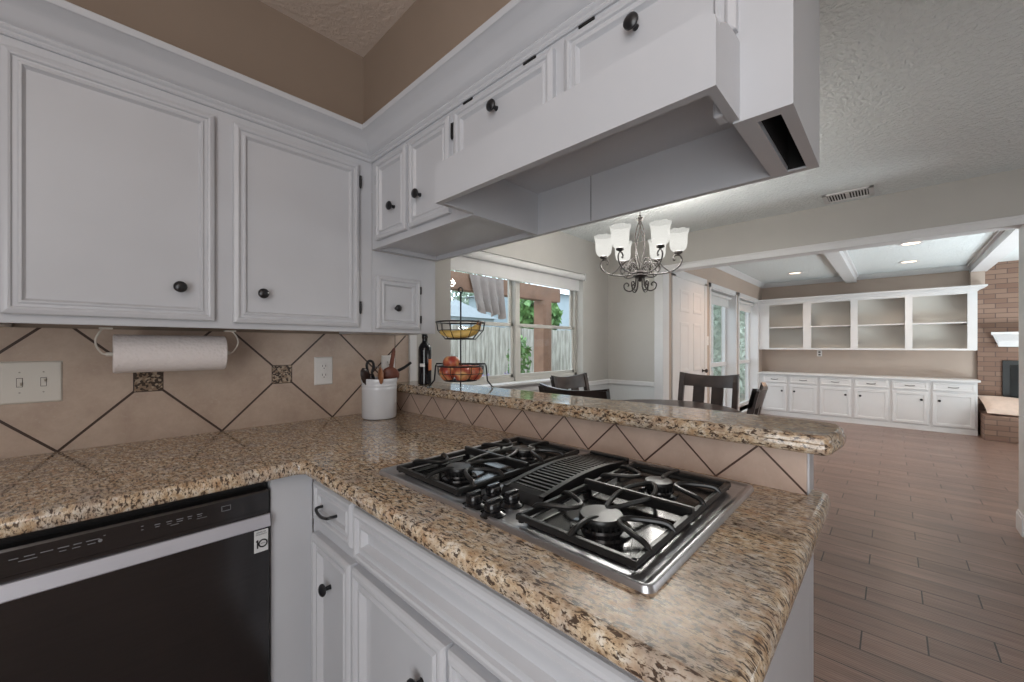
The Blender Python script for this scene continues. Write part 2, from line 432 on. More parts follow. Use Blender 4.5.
def catmull(pts, k, loop=False):
    out = []; n = len(pts)
    idx = range(n) if loop else range(n - 1)
    for i in idx:
        if loop: p0, p1, p2, p3 = pts[i-1], pts[i], pts[(i+1) % n], pts[(i+2) % n]
        else: p0, p1, p2, p3 = pts[max(i-1, 0)], pts[i], pts[i+1], pts[min(i+2, n-1)]
        for j in range(k):
            t = j / k
            out.append(0.5 * ((2*p1) + (p2-p0)*t + (2*p0-5*p1+4*p2-p3)*t*t + (3*p1-p0-3*p2+p3)*t**3))
    if not loop: out.append(pts[-1])
    return out

WM = {}
def obj(name, mb, m, parent=None, smooth=False, label=None):
    me = bpy.data.meshes.new(name); mb.bm.to_mesh(me); mb.bm.free()
    root = parent
    while root is not None and root.parent: root = root.parent
    if root is not None and root in WM: me.transform(WM[root].inverted())
    me.materials.append(M[m] if isinstance(m, str) else m)
    if smooth:
        me.polygons.foreach_set('use_smooth', [True] * len(me.polygons))
        me.set_sharp_from_angle(angle=math.radians(38))
        for p in me.polygons:
            if abs(p.normal.z) > .9995: p.use_smooth = False
    o = bpy.data.objects.new(name, me); C.objects.link(o)
    if parent is not None: o.parent = parent
    if label: o['label'] = label
    return o
def thing(name, label, cat, loc=(0, 0, 0), rz=0, group=None):
    o = bpy.data.objects.new(name, None); C.objects.link(o); o.empty_display_size = 0.05
    o.location = loc; o.rotation_euler = (0, 0, rz); o['label'] = label; o['category'] = cat
    if group: o['group'] = group
    WM[o] = Matrix.Translation(loc) @ Matrix.Rotation(rz, 4, 'Z')
    return o
def tag(o, label, cat, group=None, kind=None):
    o['label'] = label; o['category'] = cat
    if group: o['group'] = group
    if kind: o['kind'] = kind
    return o
def struct(name, mb, m, smooth=False):
    o = obj(name, mb, m, None, smooth); o['kind'] = 'structure'; return o
def dup(root, loc, rz=0, label=None, group=None):
    r = root.copy(); C.objects.link(r); r.location = loc; r.rotation_euler = (0, 0, rz)
    if label: r['label'] = label
    if group: r['group'] = group
    for ch in list(root.children):
        c = ch.copy(); C.objects.link(c); c.parent = r
        for g in list(ch.children):
            d = g.copy(); C.objects.link(d); d.parent = c
    return r
def centre(o):
    """move the origin of a single-mesh thing to the middle of its base"""
    co = [v.co for v in o.data.vertices]
    c = Vector(((min(p.x for p in co)+max(p.x for p in co))/2, (min(p.y for p in co)+max(p.y for p in co))/2, min(p.z for p in co)))
    o.data.transform(Matrix.Translation(-c)); o.location = c; return o

def frame(o, U, V, Wv):
    U, V, Wv = Vector(U), Vector(V), Vector(Wv)
    m = Matrix.Identity(4)
    for i in range(3): m[i][0] = U[i]; m[i][1] = V[i]; m[i][2] = Wv[i]; m[i][3] = o[i]
    return m
# local door frames: u to the viewer's right, v up, w out of the face
FA = lambda y: frame((0, y, 0), (1, 0, 0), (0, 0, 1), (0, -1, 0))        # faces -Y, u = x
FX = lambda x: frame((x, 0, 0), (0, -1, 0), (0, 0, 1), (-1, 0, 0))       # faces -X, u = -y

DOOR = [(0, .014), (.002, .016), (.007, .018), (.012, .0195), (.016, .018), (.0185, .013), (.0255, .013), (.029, .0165), (.033, .0165), (.036, .011), (.039, .007)]
def door(parent, mtx, u0, u1, v0, v1, prof=DOOR, name='door', m='cab'):
    return obj(name, MB().panel(u0, u1, v0, v1, prof, mtx), m, parent)
def knob(parent, mtx, u, v, w=0.007, r=0.0165):
    b = MB().lathe([(0.007, 0), (0.0055, 0.004), (0.0055, 0.014), (r*.8, 0.017), (r, 0.021), (r*.97, 0.025), (r*.7, 0.029), (r*.3, 0.031), (0, 0.0315)],
                   (0, 0, 0), 20, mtx @ Matrix.Translation((u, v, w)))
    return obj('knob', b, 'black', parent, True)
def hinge(parent, mtx, u, v, h=0.045):
    b = MB().tube([(u, v - h/2, .008), (u, v + h/2, .008)], 0.0045, 8, mtx)
    b.box(u-.007, u+.007, v - h*.3, v + h*.3, 0.0, 0.006, 0.001, mtx)
    b.lathe([(0, -h/2-.006), (.003, -h/2-.003), (.0045, -h/2)], (0, 0, 0), 8, mtx @ Matrix.Translation((u, v, .008)) @ Matrix.Rotation(-PI/2, 4, 'X'))
    return obj('hinge', b, 'black', parent, True)

# ================================================================== ROOM SHELL
YA = 1.87           # kitchen back wall
YD = 2.43           # dining window wall
XH = 4.18           # header wall to family room
YF = 1.80           # family window wall
XB = 8.76           # far wall
ZK, ZD, ZF = 2.651, 2.40, 2.412
struct('floor', MB().box(-1.7, 9.2, -4.2, 2.7, -0.06, 0.0), 'floor')
# kitchen back wall (with small return beside the dining window)
struct('wall_back', MB().box(-1.6, 1.425, YA, YA + 0.12, 0, 2.75), 'wall_k')
struct('wall_left', MB().box(-1.72, -1.6, -3.2, YA + .12, 0, 2.75), 'wall_k')
struct('wall_front', MB().box(-1.72, XH + .12, -3.32, -3.2, 0, 2.75), 'wall')
# soffit wall over the peninsula cabinets
struct('wall_peninsula_soffit', MB().box(0.903, 1.09, -3.2, YA, 2.02, ZK + .05), 'wall_k')
struct('ceiling_kitchen', MB().box(-1.7, 0.903, -3.3, YA + .1, ZK, ZK + .08), 'ceilk')
struct('ceiling_dining', MB().box(1.09, XH + .14, -3.3, YD + .2, ZD, ZD + .08), 'ceil')
# painted wall end beyond the tile
b = MB().box(1.165, 1.43, YA - 0.006, YA, 1.0, 2.4)
struct('wall_back_painted', b, 'wall')
struct('trim_1', MB().box(1.148, 1.19, YA - 0.024, YA - .006, 1.052, 1.298, 0.002), 'trim')
struct('wall_dining_return', MB().box(1.305, 1.425, YA + .12, YD, 0, ZD), 'wall')
# dining window wall with opening
wx0, wx1, wz0, wz1 = 1.56, 3.655, 0.915, 2.02
b = MB().box(1.305, wx0, YD, YD + .16, 0, ZD).box(wx1, XH + .12, YD, YD + .16, 0, ZD)
b.box(wx0, wx1, YD, YD + .16, 0, wz0 - .02).box(wx0, wx1, YD, YD + .16, wz1, ZD)
struct('wall_dining', b, 'wall')
# header wall between dining and family room
b = MB().box(XH, XH + .14, 1.78, YD, 0, ZD).box(XH, XH + .14, -0.63, 1.78, 2.055, ZD).box(XH, XH + .14, -3.2, -0.63, 0, ZD)
struct('wall_header', b, 'wall')
# casing of the wide opening
cas = [(-.002, 0), (-.002, .09)]
b = MB()
b.box(XH - .018, XH, -0.71, 1.86, 2.032, 2.085, .003).box(XH - .024, XH, -0.715, 1.865, 2.075, 2.092, .003)
b.box(XH - .018, XH, 1.765, 1.86, 0.0, 2.032, .003).box(XH - .018, XH, -0.71, -0.615, 0.0, 2.032, .003)
b.box(XH, XH + .14, 1.765, 1.78, 0, 2.035).box(XH, XH + .14, -.63, -.615, 0, 2.035).box(XH, XH + .14, -.615, 1.765, 2.035, 2.055)
b.box(XH - .026, XH + .145, -.72, -.603, 0, .12, .004).box(XH - .022, XH + .14, -.72, -.607, .12, .135, .003)
struct('trim_2', b, 'trim')
# chair rail, wainscot and baseboard of the dining corner
b = MB().box(wx1 + .02, XH, YD - .022, YD, .80, .85, .006).box(XH - .022, XH, 1.86, YD, .80, .85, .006)
b.box(1.43, XH, YD - .012, YD, .80, .822).box(1.43, XH, YD - .016, YD, 0, .13, .003).box(XH - .016, XH, 1.86, YD, 0, .13, .003)
struct('trim_3', b, 'trim')
struct('wall_wainscot', MB().box(1.43, XH - .004, YD - .006, YD, 0, .80).box(XH - .006, XH, 1.86, YD - .004, 0, .80), 'wains')
# family room
fx = [(5.78, 6.97), (7.16, 8.39)]; fz0, fz1 = 0.17, 2.04
b = MB().box(XH + .14, fx[0][0], YF, YF + .2, 0, ZF).box(fx[0][1], fx[1][0], YF, YF + .2, 0, ZF).box(fx[1][1], XB + .1, YF, YF + .2, 0, ZF)
for a, c in fx: b.box(a, c, YF, YF + .2, 0, fz0).box(a, c, YF, YF + .2, fz1, ZF)
struct('wall_family', b, 'wall_f')
struct('wall_far', MB().box(XB, XB + .12, -4.1, YF + .2, 0, ZF), 'wall_f')
struct('wall_family_right', MB().box(XH, XB + .1, -4.2, -4.1, 0, ZF), 'wall_f')
struct('ceiling_family', MB().box(XH + .0, XB + .12, -4.2, YF + .2, ZF, ZF + .08), 'ceil')
crown_f = [(0, ZF - .075), (.010, ZF - .07), (.045, ZF - .02), (.055, ZF - .015), (.055, ZF), (0, ZF)]
b = MB().sweep_path(crown_f, [(XH + .14, YF), (XB, YF), (XB, -4.1)], [(0, -1), (-1, -1), (-1, 0)])
struct('trim_4', b, 'trim')
# beams with their own small crown strips
for i, (y0, y1) in enumerate(((0.435, 0.575), (-0.96, -0.80))):
    b = MB().box(XH + .14, XB - .0, y0, y1, ZF - .115, ZF, .002).box(XH + .14, XB, y0 - .03, y1 + .03, ZF - .03, ZF, .006)
    struct('trim_%d' % (5 + i), b, 'trim')
# door casing on family wall + two-panel-column six panel door
b = MB()
for a, c, z0, z1 in ((4.47, 4.56, 0, 2.06), (5.52, 5.61, 0, 2.06), (4.47, 5.61, 2.03, 2.12)): b.box(a, c, YF - .018, YF, z0, z1, .003)
struct('trim_7', b, 'trim')
def six_panel_door():
    mt = FA(YF - .002)
    b = MB().panel(4.565, 5.515, 0.01, 2.03, [(0, .004), (.001, .012)], mt)
    d = obj('door_1', b, 'trim'); d['kind'] = 'structure'
    pb = MB()
    for (u0, u1) in ((4.68, 4.97), (5.11, 5.40)):
        for (v0, v1) in ((.22, .80), (.93, 1.52), (1.64, 1.90)):
            pb.panel(u0, u1, v0, v1, [(0, .0012), (.006, .006), (.028, .006), (.050, .0012)], mt, .0119)
    obj('door_panel', pb, 'trim', d)
    k = MB().lathe([(.02, 0), (.02, .006), (.009, .01), (.009, .03), (.025, .04), (.028, .052), (.018, .064), (0, .067)], (0, 0, 0), 16, mt @ Matrix.Translation((5.44, .92, .012)))
    obj('door_knob', k, 'bronze', d, True)
six_panel_door()
# family windows
for i, (a, c) in enumerate(fx):
    b = MB(); y = YF + .13
    b.box(a, a + .05, y, y + .05, fz0, fz1).box(c - .05, c, y, y + .05, fz0, fz1).box(a, c, y, y + .05, fz0, fz0 + .06).box(a, c, y, y + .05, fz1 - .06, fz1)
    b.box(a, c, y - .01, y + .04, .93, .99).box((a+c)/2 - .006, (a+c)/2 + .006, y + .01, y + .03, fz0, fz1)
    w = obj('window_%d' % (2 + i), b, 'trim'); w['kind'] = 'structure'
    obj('window_pane', MB().box(a + .04, c - .04, y + .018, y + .022, fz0 + .05, fz1 - .05), 'glass', w)
    e = MB().box(a - .0, c + .0, YF - .03, y, fz0 - .03, fz0, .004).box(a - .001, a + .012, YF, y, fz0, fz1).box(c - .012, c + .001, YF, y, fz0, fz1).box(a, c, YF, y, fz1 - .012, fz1)
    obj('window_sill', e, 'trim', w)
    e = MB().box(a - .05, a + .01, YF - .016, YF, fz0 - .05, fz1 + .06, .003).box(c - .01, c + .05, YF - .016, YF, fz0 - .05, fz1 + .06, .003).box(a - .05, c + .05, YF - .016, YF, fz1, fz1 + .06, .003)
    obj('window_frame', e, 'trim', w)
    t = thing('roller_blind', ['white roller blind rolled up in the family room window nearer the door', 'white roller blind rolled up in the family room window beside the shelves'][i], 'blind', ((a+c)/2, YF + .07, 1.9))
    obj('roller', MB().tube([(a + .02, YF + .07, 1.99), (c - .02, YF + .07, 1.99)], .025, 14), 'blind', t, True)
    obj('fabric', MB().box(a + .03, c - .03, YF + .09, YF + .093, 1.86, 1.99).box(a + .03, c - .03, YF + .085, YF + .098, 1.845, 1.865, .003), 'blind', t)
# dining double window
fy = YD + .085
b = MB(); fr = .035
mid = 2.69
for a, c in ((wx0, mid), (mid, wx1)):
    b.box(a, a + fr, fy, fy + .06, wz0, wz1).box(c - fr, c, fy, fy + .06, wz0, wz1).box(a, c, fy, fy + .06, wz0, wz0 + fr).box(a, c, fy, fy + .06, wz1 - fr, wz1)
b.box(mid - .03, mid + .03, fy - .012, fy + .06, wz0, wz1, .002)
w = obj('window_1', b, 'sash'); w['kind'] = 'structure'
k = 0
for a, c in ((wx0, mid), (mid, wx1)):
    for z0, z1, dy in ((wz0 + fr, 1.45, .012), (1.42, wz1 - fr, .034)):
        b = MB(); a2, c2 = a + fr, c - fr; s_ = .032
        b.box(a2, a2 + s_, fy + dy, fy + dy + .02, z0, z1, .003).box(c2 - s_, c2, fy + dy, fy + dy + .02, z0, z1, .003)
        b.box(a2, c2, fy + dy, fy + dy + .02, z0, z0 + s_, .003).box(a2, c2, fy + dy, fy + dy + .02, z1 - s_, z1, .003)
        f = obj('window_frame', b, 'sash', w)
        obj('window_pane', MB().box(a2 + s_ - .003, c2 - s_ + .003, fy + dy + .008, fy + dy + .012, z0 + s_ - .003, z1 - s_ + .003), 'glass', f)
b = MB().box(wx0 - .03, wx1 + .03, YD - .05, fy, wz0 - .025, wz0, .006).box(wx0 - .02, wx1 + .02, YD - .02, YD, wz0 - .09, wz0 - .025, .004)
obj('window_sill', b, 'trim', w)
# roller blind over the opening
t = thing('roller_blind', 'long white roller blind rolled up across the head of the dining window', 'blind', (2.7, YD, 1.9))
obj('roller', MB().tube([(wx0 - .02, YD - .01, 1.975), (wx1 - .03, YD - .01, 1.975)], .034, 16), 'blind', t, True)
b = MB().box(wx0, wx1 - .05, YD + .018, YD + .022, 1.835, 1.975).box(wx0, wx1 - .05, YD + .012, YD + .028, 1.825, 1.845, .004)
obj('fabric', b, 'blind', t)
obj('bracket', MB().box(wx1 - .03, wx1 - .02, YD - .05, YD + .0, 1.94, 2.015, .002), 'trim', t)

# ================================================================== BASE CABINETS, COUNTER
GZ0, GZ1 = 0.876, 0.914
CX0, CX1, CYE = 0.402, 1.073, 0.098
XF = 0.447          # face of the peninsula base frames
def bull(z0, z1):
    h = z1 - z0
    return [(.012, z0), (.005, z0 + .0025), (.001, z0 + .008), (0, z0 + h*.45), (.001, z1 - .013), (.004, z1 - .006), (.009, z1 - .0018), (.014, z1)]
def arc(cx, cy, r, a0, a1, n=6): return [(cx + r*math.cos(math.radians(a0 + (a1-a0)*i/n)), cy + r*math.sin(math.radians(a0 + (a1-a0)*i/n))) for i in range(n+1)]
# L-shaped worktop (CCW)
out = [(-0.95, 1.205), (0.382, 1.205)] + arc(0.382, 1.185, .02, 90, 0, 5)[1:] + [(CX0, CYE + .035)] + arc(CX0 + .035, CYE + .035, .035, 180, 270, 6)[1:] + \
      [(CX1 + .015, CYE)] + arc(CX1 + .040, CYE + .028, .028, 270, 360, 6)[1:]
out += [(CX1 + .068, 0.1335), (CX1 + .002, 0.1345), (CX1, YA - .006), (-0.95, YA - .006)]
# edges against walls get no inset
n = len(out); wts = [1] * n
for i in (n-1, n-2, n-3): wts[i] = 0.0
wts[n-4] = 0.05
o = obj('countertop', MB().slab(out, bull(GZ0, GZ1), wts), 'granite', None, True)
tag(o, 'L-shaped speckled brown granite worktop with the gas cooktop set into it', 'countertop')

# knee wall behind the cooktop, tile facing and raised bar
struct('wall_peninsula', MB().box(1.088, 1.15, 0.133, YA - .03, 0, 1.008), 'cab')
struct('wall_peninsula_tile', MB().box(1.074, 1.088, 0.1365, YA - .012, 0.90, 1.0095, .001), 'bartile')
struct('wall_backsplash_tile', MB().box(-1.0, 1.15, YA - .010, YA, 0.86, 1.295), 'backsplash')
BZ0, BZ1 = 1.011, 1.052
bo = [(1.036, YA - .014), (1.036, .106), (1.039, .096), (1.047, .090), (1.14, .078), (1.20, .0775), (1.235, .088), (1.256, .115), (1.263, .16), (1.263, YA - .014)]
wt = [1] * len(bo); wt[-1] = 0
ogee = [(.012, BZ0), (.005, BZ0 + .003), (.001, BZ0 + .008), (0, BZ0 + .016), (.001, BZ0 + .022), (.004, BZ0 + .0245), (.0045, BZ0 + .030), (.006, BZ0 + .036), (.010, BZ1 - .001), (.013, BZ1)]
o = obj('bar_countertop', MB().slab(bo, ogee, wt), 'granite', None, True)
tag(o, 'narrow raised granite bar top running above the cooktop with a clipped end', 'countertop')

def base_box(x0, x1, y0, y1, z0=.09, z1=GZ0): return MB().box(x0, x1, y0, y1, z0, z1, .001)
F = FX(XF)
DOORL = [(i_, w_ * 1.3) for i_, w_ in ((0, .013), (.003, .016), (.008, .0185), (.014, .0195), (.019, .018), (.022, .0125), (.031, .012), (.036, .016), (.041, .016), (.046, .009), (.049, .005))]
t = thing('base_cabinet', 'narrow white base cabinet with one drawer beside the dishwasher corner', 'cabinet', (XF + .3, 1.08, 0))
obj('body', base_box(XF, 1.07, .947, 1.245), 'cab', t)
DR = [(0, .010), (.002, .014), (.006, .018), (.012, .0195), (.017, .018), (.020, .013), (.027, .013), (.031, .0165), (.035, .0165), (.039, .009)]
d = door(t, F, -1.203, -.957, .742, .856, DR, 'drawer')
b = MB().tube([(-1.152, .792, .008), (-1.150, .792, .026), (-1.138, .788, .031), (-1.105, .784, .033), (-1.072, .788, .031), (-1.060, .792, .026), (-1.058, .792, .008)], .0042, 8, F, smooth=3)
obj('handle', b, 'black', d, True)
d = door(t, F, -1.203, -.957, .12, .705, DOORL); knob(d, F, -1.105, .585, .006)
obj('toe_kick', MB().box(XF + .07, 1.07, .947, 1.245, 0, .09), 'trim', t)
t = thing('base_cabinet', 'wide white base cabinet below the gas cooktop with a long false drawer front', 'cabinet', (XF + .3, .55, 0))
obj('body', base_box(XF, 1.0875, .133, .947), 'cab', t)
obj('false_front', MB().panel(-.937, -.197, .728, .853, DOORL, F), 'cab', t)
d = door(t, F, -.945, -.575, .12, .705, DOORL); knob(d, F, -.665, .585)
d = door(t, F, -.567, -.197, .12, .705, DOORL); knob(d, F, -.477, .585)
obj('toe_kick', MB().box(XF + .07, 1.07, .135, .947, 0, .09), 'trim', t)
# corner filler between dishwasher and peninsula
o = obj('corner_filler', MB().box(.336, XF, 1.252, 1.86, 0, GZ0, .001), 'cab')
tag(centre(o), 'plain white filler panel in the corner right of the dishwasher', 'panel')
# neighbouring base cabinet left of dishwasher (mostly beyond the frame)
FB = FA(1.25)
# dishwasher
t = thing('dishwasher', 'black stainless dishwasher under the granite worktop', 'dishwasher', (.033, 1.55, 0))
dx0, dx1 = -.27, .332
obj('body', MB().box(dx0, dx1, 1.275, 1.86, .02, .872), 'dwblack', t)
obj('door', MB().box(dx0 + .002, dx1 - .002, 1.237, 1.272, .10, .748, .003).box(dx0 + .002, dx1 - .002, 1.244, 1.272, .748, .790), 'dwfront', t)
obj('toe_kick', MB().box(dx0, dx1, 1.30, 1.32, 0, .10), 'dwblack', t)
hb = MB().extrude([(1.2365, .7465), (1.2300, .748), (1.2285, .7505), (1.2360, .7795), (1.2385, .7805), (1.246, .779), (1.246, .7465)], dx0 + .002, dx1 - .002, 'x')
obj('handle', hb, 'bright', t, label='bright brushed metal strip handle')
cp = obj('control_panel', MB().extrude([(1.246, .789), (1.243, .791), (1.243, .840), (1.246, .845), (1.275, .8445), (1.275, .789)], dx0 + .002, dx1 - .002, 'x'), 'dwfront', t)
mk = MB()
def mark(x, z, w, h=.0016):
    if x < .02: x += .007
    mk.box(x, x + w, 1.2424, 1.2432, z, z + h)
for x, w in ((-.125, .012), (-.106, .014), (-.085, .017), (-.062, .016), (-.040, .012), (-.022, .020)): mark(x, .822, w)
for x, w in ((-.113, .024), (-.060, .010), (-.042, .012), (-.020, .012)): mark(x, .815, w, .0014)
mk.lathe([(0, -.0005), (.0035, -.0004), (.0035, .0006)], (0, 0, 0), 14, frame((.006, 1.2427, .818), (1, 0, 0), (0, 0, 1), (0, -1, 0)))
mark(.004, .826, .003)
for x in (.071,): mark(x, .826, .004); mark(x, .818, .004)
for x, w in ((.094, .010), (.115, .010), (.133, .013), (.154, .009), (.172, .011)): mark(x, .822, w, .0018); mark(x + .001, .817, w - .002, .0014)
mark(.172, .812, .02, .001); mark(.122, .812, .016, .001)
for x, z, w, h in ((.222, .815, .020, .0012), (.222, .827, .020, .0012), (.222, .815, .0012, .012), (.2408, .815, .0012, .012)): mark(x, z, w, h)
obj('control_marking', mk, 'mark', cp)
# badge
bd = obj('badge', MB().box(.2925, .3255, 1.2358, 1.2372, .683, .742, .0004), 'badge', t, label='white square badge reading 10')
def text_mesh(s, size, mtx, m, parent, name, ext=.0004):
    cu = bpy.data.curves.new('txt', 'FONT'); cu.body = s; cu.size = size; cu.extrude = ext; cu.align_x = 'CENTER'
    to = bpy.data.objects.new('txt', cu); C.objects.link(to)
    dg = bpy.context.evaluated_depsgraph_get(); me = bpy.data.meshes.new_from_object(to.evaluated_get(dg))
    bpy.data.objects.remove(to); bpy.data.curves.remove(cu)
    me.transform(mtx); b = MB(); b.bm.from_mesh(me); bpy.data.meshes.remove(me)
    return obj(name, b, m, parent)
FBd = FA(1.2356)
g = MB()
g.box(.2985, .3020, .694, .717, 0, .0006, 0, FBd).box(.2960, .2990, .712, .715, 0, .0006, 0, FBd)
ring = [[(0.3130 + r*math.cos(a), .7055 + r*math.sin(a), w) for (r, w) in ((.0078, 0), (.0113, 0), (.0113, .0006), (.0078, .0006))] for a in [2*PI*i/28 for i in range(28)]]
g.rings(ring, True, mtx=FBd, loop=True)
obj('badge_numeral', g, 'black', bd)
text_mesh('YEARS', .0042, FBd @ Matrix.Translation((.3130, .7040, 0)), 'black', bd, 'badge_word', .0002)
text_mesh('INVERTER\nDirectDrive', .0052, FBd @ Matrix.Translation((.309, .7345, 0)), 'black', bd, 'badge_word', .0002)

# ================================================================== COOKTOP
t = thing('gas_cooktop', 'stainless and black four burner gas cooktop with a central downdraft grille', 'cooktop', (.77, .59, GZ1))
kx0, kx1, ky0, ky1 = .498, 1.040, .226, .958
def rrect(x0, x1, y0, y1, r, n=5):
    return arc(x1-r, y0+r, r, 270, 360, n) + arc(x1-r, y1-r, r, 0, 90, n) + arc(x0+r, y1-r, r, 90, 180, n) + arc(x0+r, y0+r, r, 180, 270, n)
z = GZ1
tray = MB().slab(rrect(kx0, kx1, ky0, ky1, .016), [(0, z), (.0008, z + .004), (.003, z + .0085), (.0065, z + .0098), (.010, z + .0088), (.0135, z + .006), (.018, z + .005)])
obj('steel_tray', tray, 'steel', t, True, 'brushed stainless tray with raised rim')
def burner_side(y0, y1, front_first, cy):
    # recessed enamel pan
    x0, x1 = .537, .975
    pan = MB().slab(rrect(x0, x1, y0, y1, .012), [(-.004, z + .004), (-.003, z + .010), (0, z + .012), (.004, z + .011), (.010, z + .006), (.014, z + .0055)])
    obj('drip_pan', pan, 'enamel', t, True, 'glossy black enamel pan')
    for cx, r in ((.613, .038 if front_first else .031), (.850, .029 if front_first else .035)):
        bb = MB().lathe([(r*1.45, 0), (r*1.4, .004), (r*1.1, .006), (r*1.05, .010)], (cx, cy, z + .0055), 28)
        bu = obj('burner', bb, 'enamel', t, True)
        bb = MB().lathe([(r*.82, .008), (r*.9, .012), (r*.95, .016), (r*.95, .019), (r, .020), (r, .025), (r*.96, .0275), (0, .0285)], (cx, cy, z + .0055), 32)
        obj('burner_cap', bb, 'iron', bu, True)
        bb = MB()
        for i in range(20):
            a = 2*PI*i/20; bb.box(r*.9, r*1.02, -.0018, .0018, .009, .019, 0, Matrix.Translation((cx, cy, z + .0055)) @ Matrix.Rotation(a, 4, 'Z'))
        bb.tube([(cx - r*1.3, cy + r*.6, z + .006), (cx - r*1.3, cy + r*.6, z + .022)], .0035, 8)
        obj('burner_head', bb, 'iron', bu, True)
    # grate: outer frame, centre bar, looped fingers
    gz = z + .031; gx0, gx1 = .522, .968; gy0, gy1 = y0 - .010, y1 + .010
    g = MB()
    fr_ = [(gx0 + .004, gy0 + .004), (gx1 - .004, gy0 + .004), (gx1 - .004, gy1 - .004), (gx0 + .004, gy1 - .004)]
    for i in range(4):
        a, c = fr_[i], fr_[(i+1) % 4]
        dx, dy = c[0]-a[0], c[1]-a[1]; L = math.hypot(dx, dy); ang = math.atan2(dy, dx)
        poly = [(-.0055, -.010), (.0055, -.010), (.0055, -.003), (.0035, 0), (-.0035, 0), (-.0055, -.003)]
        g.extrude([(p[0], p[1]) for p in poly], -.005, L + .005, 'x', Matrix.Translation((a[0], a[1], gz - .006)) @ Matrix.Rotation(ang, 4, 'Z'))
    gm = (gx0 + gx1) / 2
    g.extrude([(gm - .006, gz - .016), (gm + .006, gz - .016), (gm + .006, gz + .001), (gm + .003, gz + .004), (gm - .003, gz + .004), (gm - .006, gz + .001)], gy0, gy1, 'y')
    rr = .0048; h = gz - .001
    for cx in (.613, .850):
        # fingers from the front / back rails
        for xe, sg in ((gx0, 1),) if cx < gm else ((gx1, -1),):
            g.tube([(xe, cy + .004, h - .008), (xe + sg*.014, cy + .002, h), (cx - sg*.040, cy + .004, h + .002), (cx - sg*.018, cy - .002, h + .001), (cx - sg*.016, cy - .003, h - .008)], rr, 8, smooth=4)
        sg = 1 if cx < gm else -1
        g.tube([(gm, cy + .03, h), (gm - sg*.035, cy + .026, h + .002), (cx + sg*.028, cy + .004, h + .002), (gm - sg*.04, cy - .022, h + .002), (gm, cy - .03, h)], rr, 8, smooth=5)
        # side loops
        for ye, s2 in ((gy0, 1), (gy1, -1)):
            g.tube([(cx - .045, ye, h - .010), (cx - .043, ye + s2*.010, h), (cx - .033, ye + s2*.035, h + .002), (cx - .012, ye + s2*.068, h + .002),
                    (cx + .012, ye + s2*.068, h + .002), (cx + .033, ye + s2*.035, h + .002), (cx + .043, ye + s2*.010, h), (cx + .045, ye, h - .010)], rr, 8, smooth=4)
    for px_, py_ in ((gx0 + .006, gy0 + .006), (gx0 + .006, gy1 - .006), (gx1 - .006, gy0 + .006), (gx1 - .006, gy1 - .006), (gm, gy0 + .004), (gm, gy1 - .004)):
        g.tube([(px_, py_, z + .010), (px_, py_, gz - .01)], .006, 8)
    obj('burner_grate', g, 'iron', t, True)
burner_side(.270, .478, True, .370)
burner_side(.668, .888, False, .768)
# downdraft grille, gently arched
def arch(x): 
    u = (x - .612) / (.965 - .612); return z + .026 + .014 * math.sin(PI * min(max(u, 0), 1)) 
g = MB(); N = 24
vy0, vy1 = .500, .612
pts = [.612 + (.965 - .612) * i / N for i in range(N + 1)]
for (a, c) in ((vy0, vy0 + .012), (vy1 - .012, vy1)):
    g.rings([[(x, a, z + .006), (x, c, z + .006), (x, c, arch(x)), (x, a, arch(x))] for x in pts])
obj_r = [(.600, z + .006), (.614, z + .024), (.630, z + .0285), (.630, z + .006)]
g.extrude(obj_r, vy0, vy1, 'y'); g.box(.952, .968, vy0, vy1, z + .006, z + .033, .002)
for i in range(22):
    x = .634 + i * .0146
    g.extrude([(x, arch(x) - .007), (x + .0065, arch(x + .006) - .007), (x + .0065, arch(x + .006) - .001), (x, arch(x) - .001)], vy0 + .004, vy1 - .004, 'y')
vg = obj('downdraft_grille', g, 'iron', t)
obj('grille_well', MB().box(.615, .955, vy0 + .01, vy1 - .01, z + .006, z + .012), 'dark', vg)
for kx, ky in ((.525, .608), (.523, .552), (.582, .612), (.580, .557)):
    kb = MB().lathe([(.0255, .0), (.0255, .003), (.020, .006), (.0165, .008)], (kx, ky, z + .0045), 24)
    kn = obj('control_knob', kb, 'enamel', t, True)
    kb = MB().lathe([(.0155, .008), (.0165, .012), (.0165, .020), (.014, .024), (0, .025)], (kx, ky, z + .0045), 24)
    kb.box(kx - .017, kx + .017, ky - .0045, ky + .0045, z + .022, z + .034, .002)
    obj('knob_grip', kb, 'enamel', kn, True)

# ================================================================== UPPER CABINETS, BACK WALL
YU = 1.54; ZU0, ZU1 = 1.296, 2.02
FU = FA(YU)
def upper_two_door(x0, label, inner=True):
    t = thing('upper_cabinet', label, 'cabinet', (x0 + .475, 1.7, ZU0))
    b = MB().box(x0, x0 + .95, YU + .02, YA - .001, ZU0 + .012, 2.0, .001).box(x0, x0 + .95, YU, YU + .02, ZU0, ZU1 - .02, .001)
    obj('body', b, 'cab', t)
    return t
t = upper_two_door(-.17, 'white two door wall cabinet above the paper towel roll')
d = door(t, FU, -.158, .255, 1.318, 1.957); knob(d, FU, .171, 1.414)
d = door(t, FU, .304, .720, 1.315, 1.957); knob(d, FU, .385, 1.415)
hinge(d, FU, .728, 1.895); hinge(d, FU, .728, 1.395)
# small cabinet in the corner under the peninsula uppers
t = thing('upper_cabinet', 'tiny white single door wall cabinet above the utensil crock', 'cabinet', (.94, 1.7, ZU0))
obj('body', MB().box(.781, 1.092, YU, YA - .011, ZU0, 1.632, .001), 'cab', t)
d = door(t, FU, .794, 1.000, 1.312, 1.530); knob(d, FU, .885, 1.400, .007, .0145)
hinge(d, FU, 1.008, 1.49, .03); hinge(d, FU, 1.008, 1.36, .03)
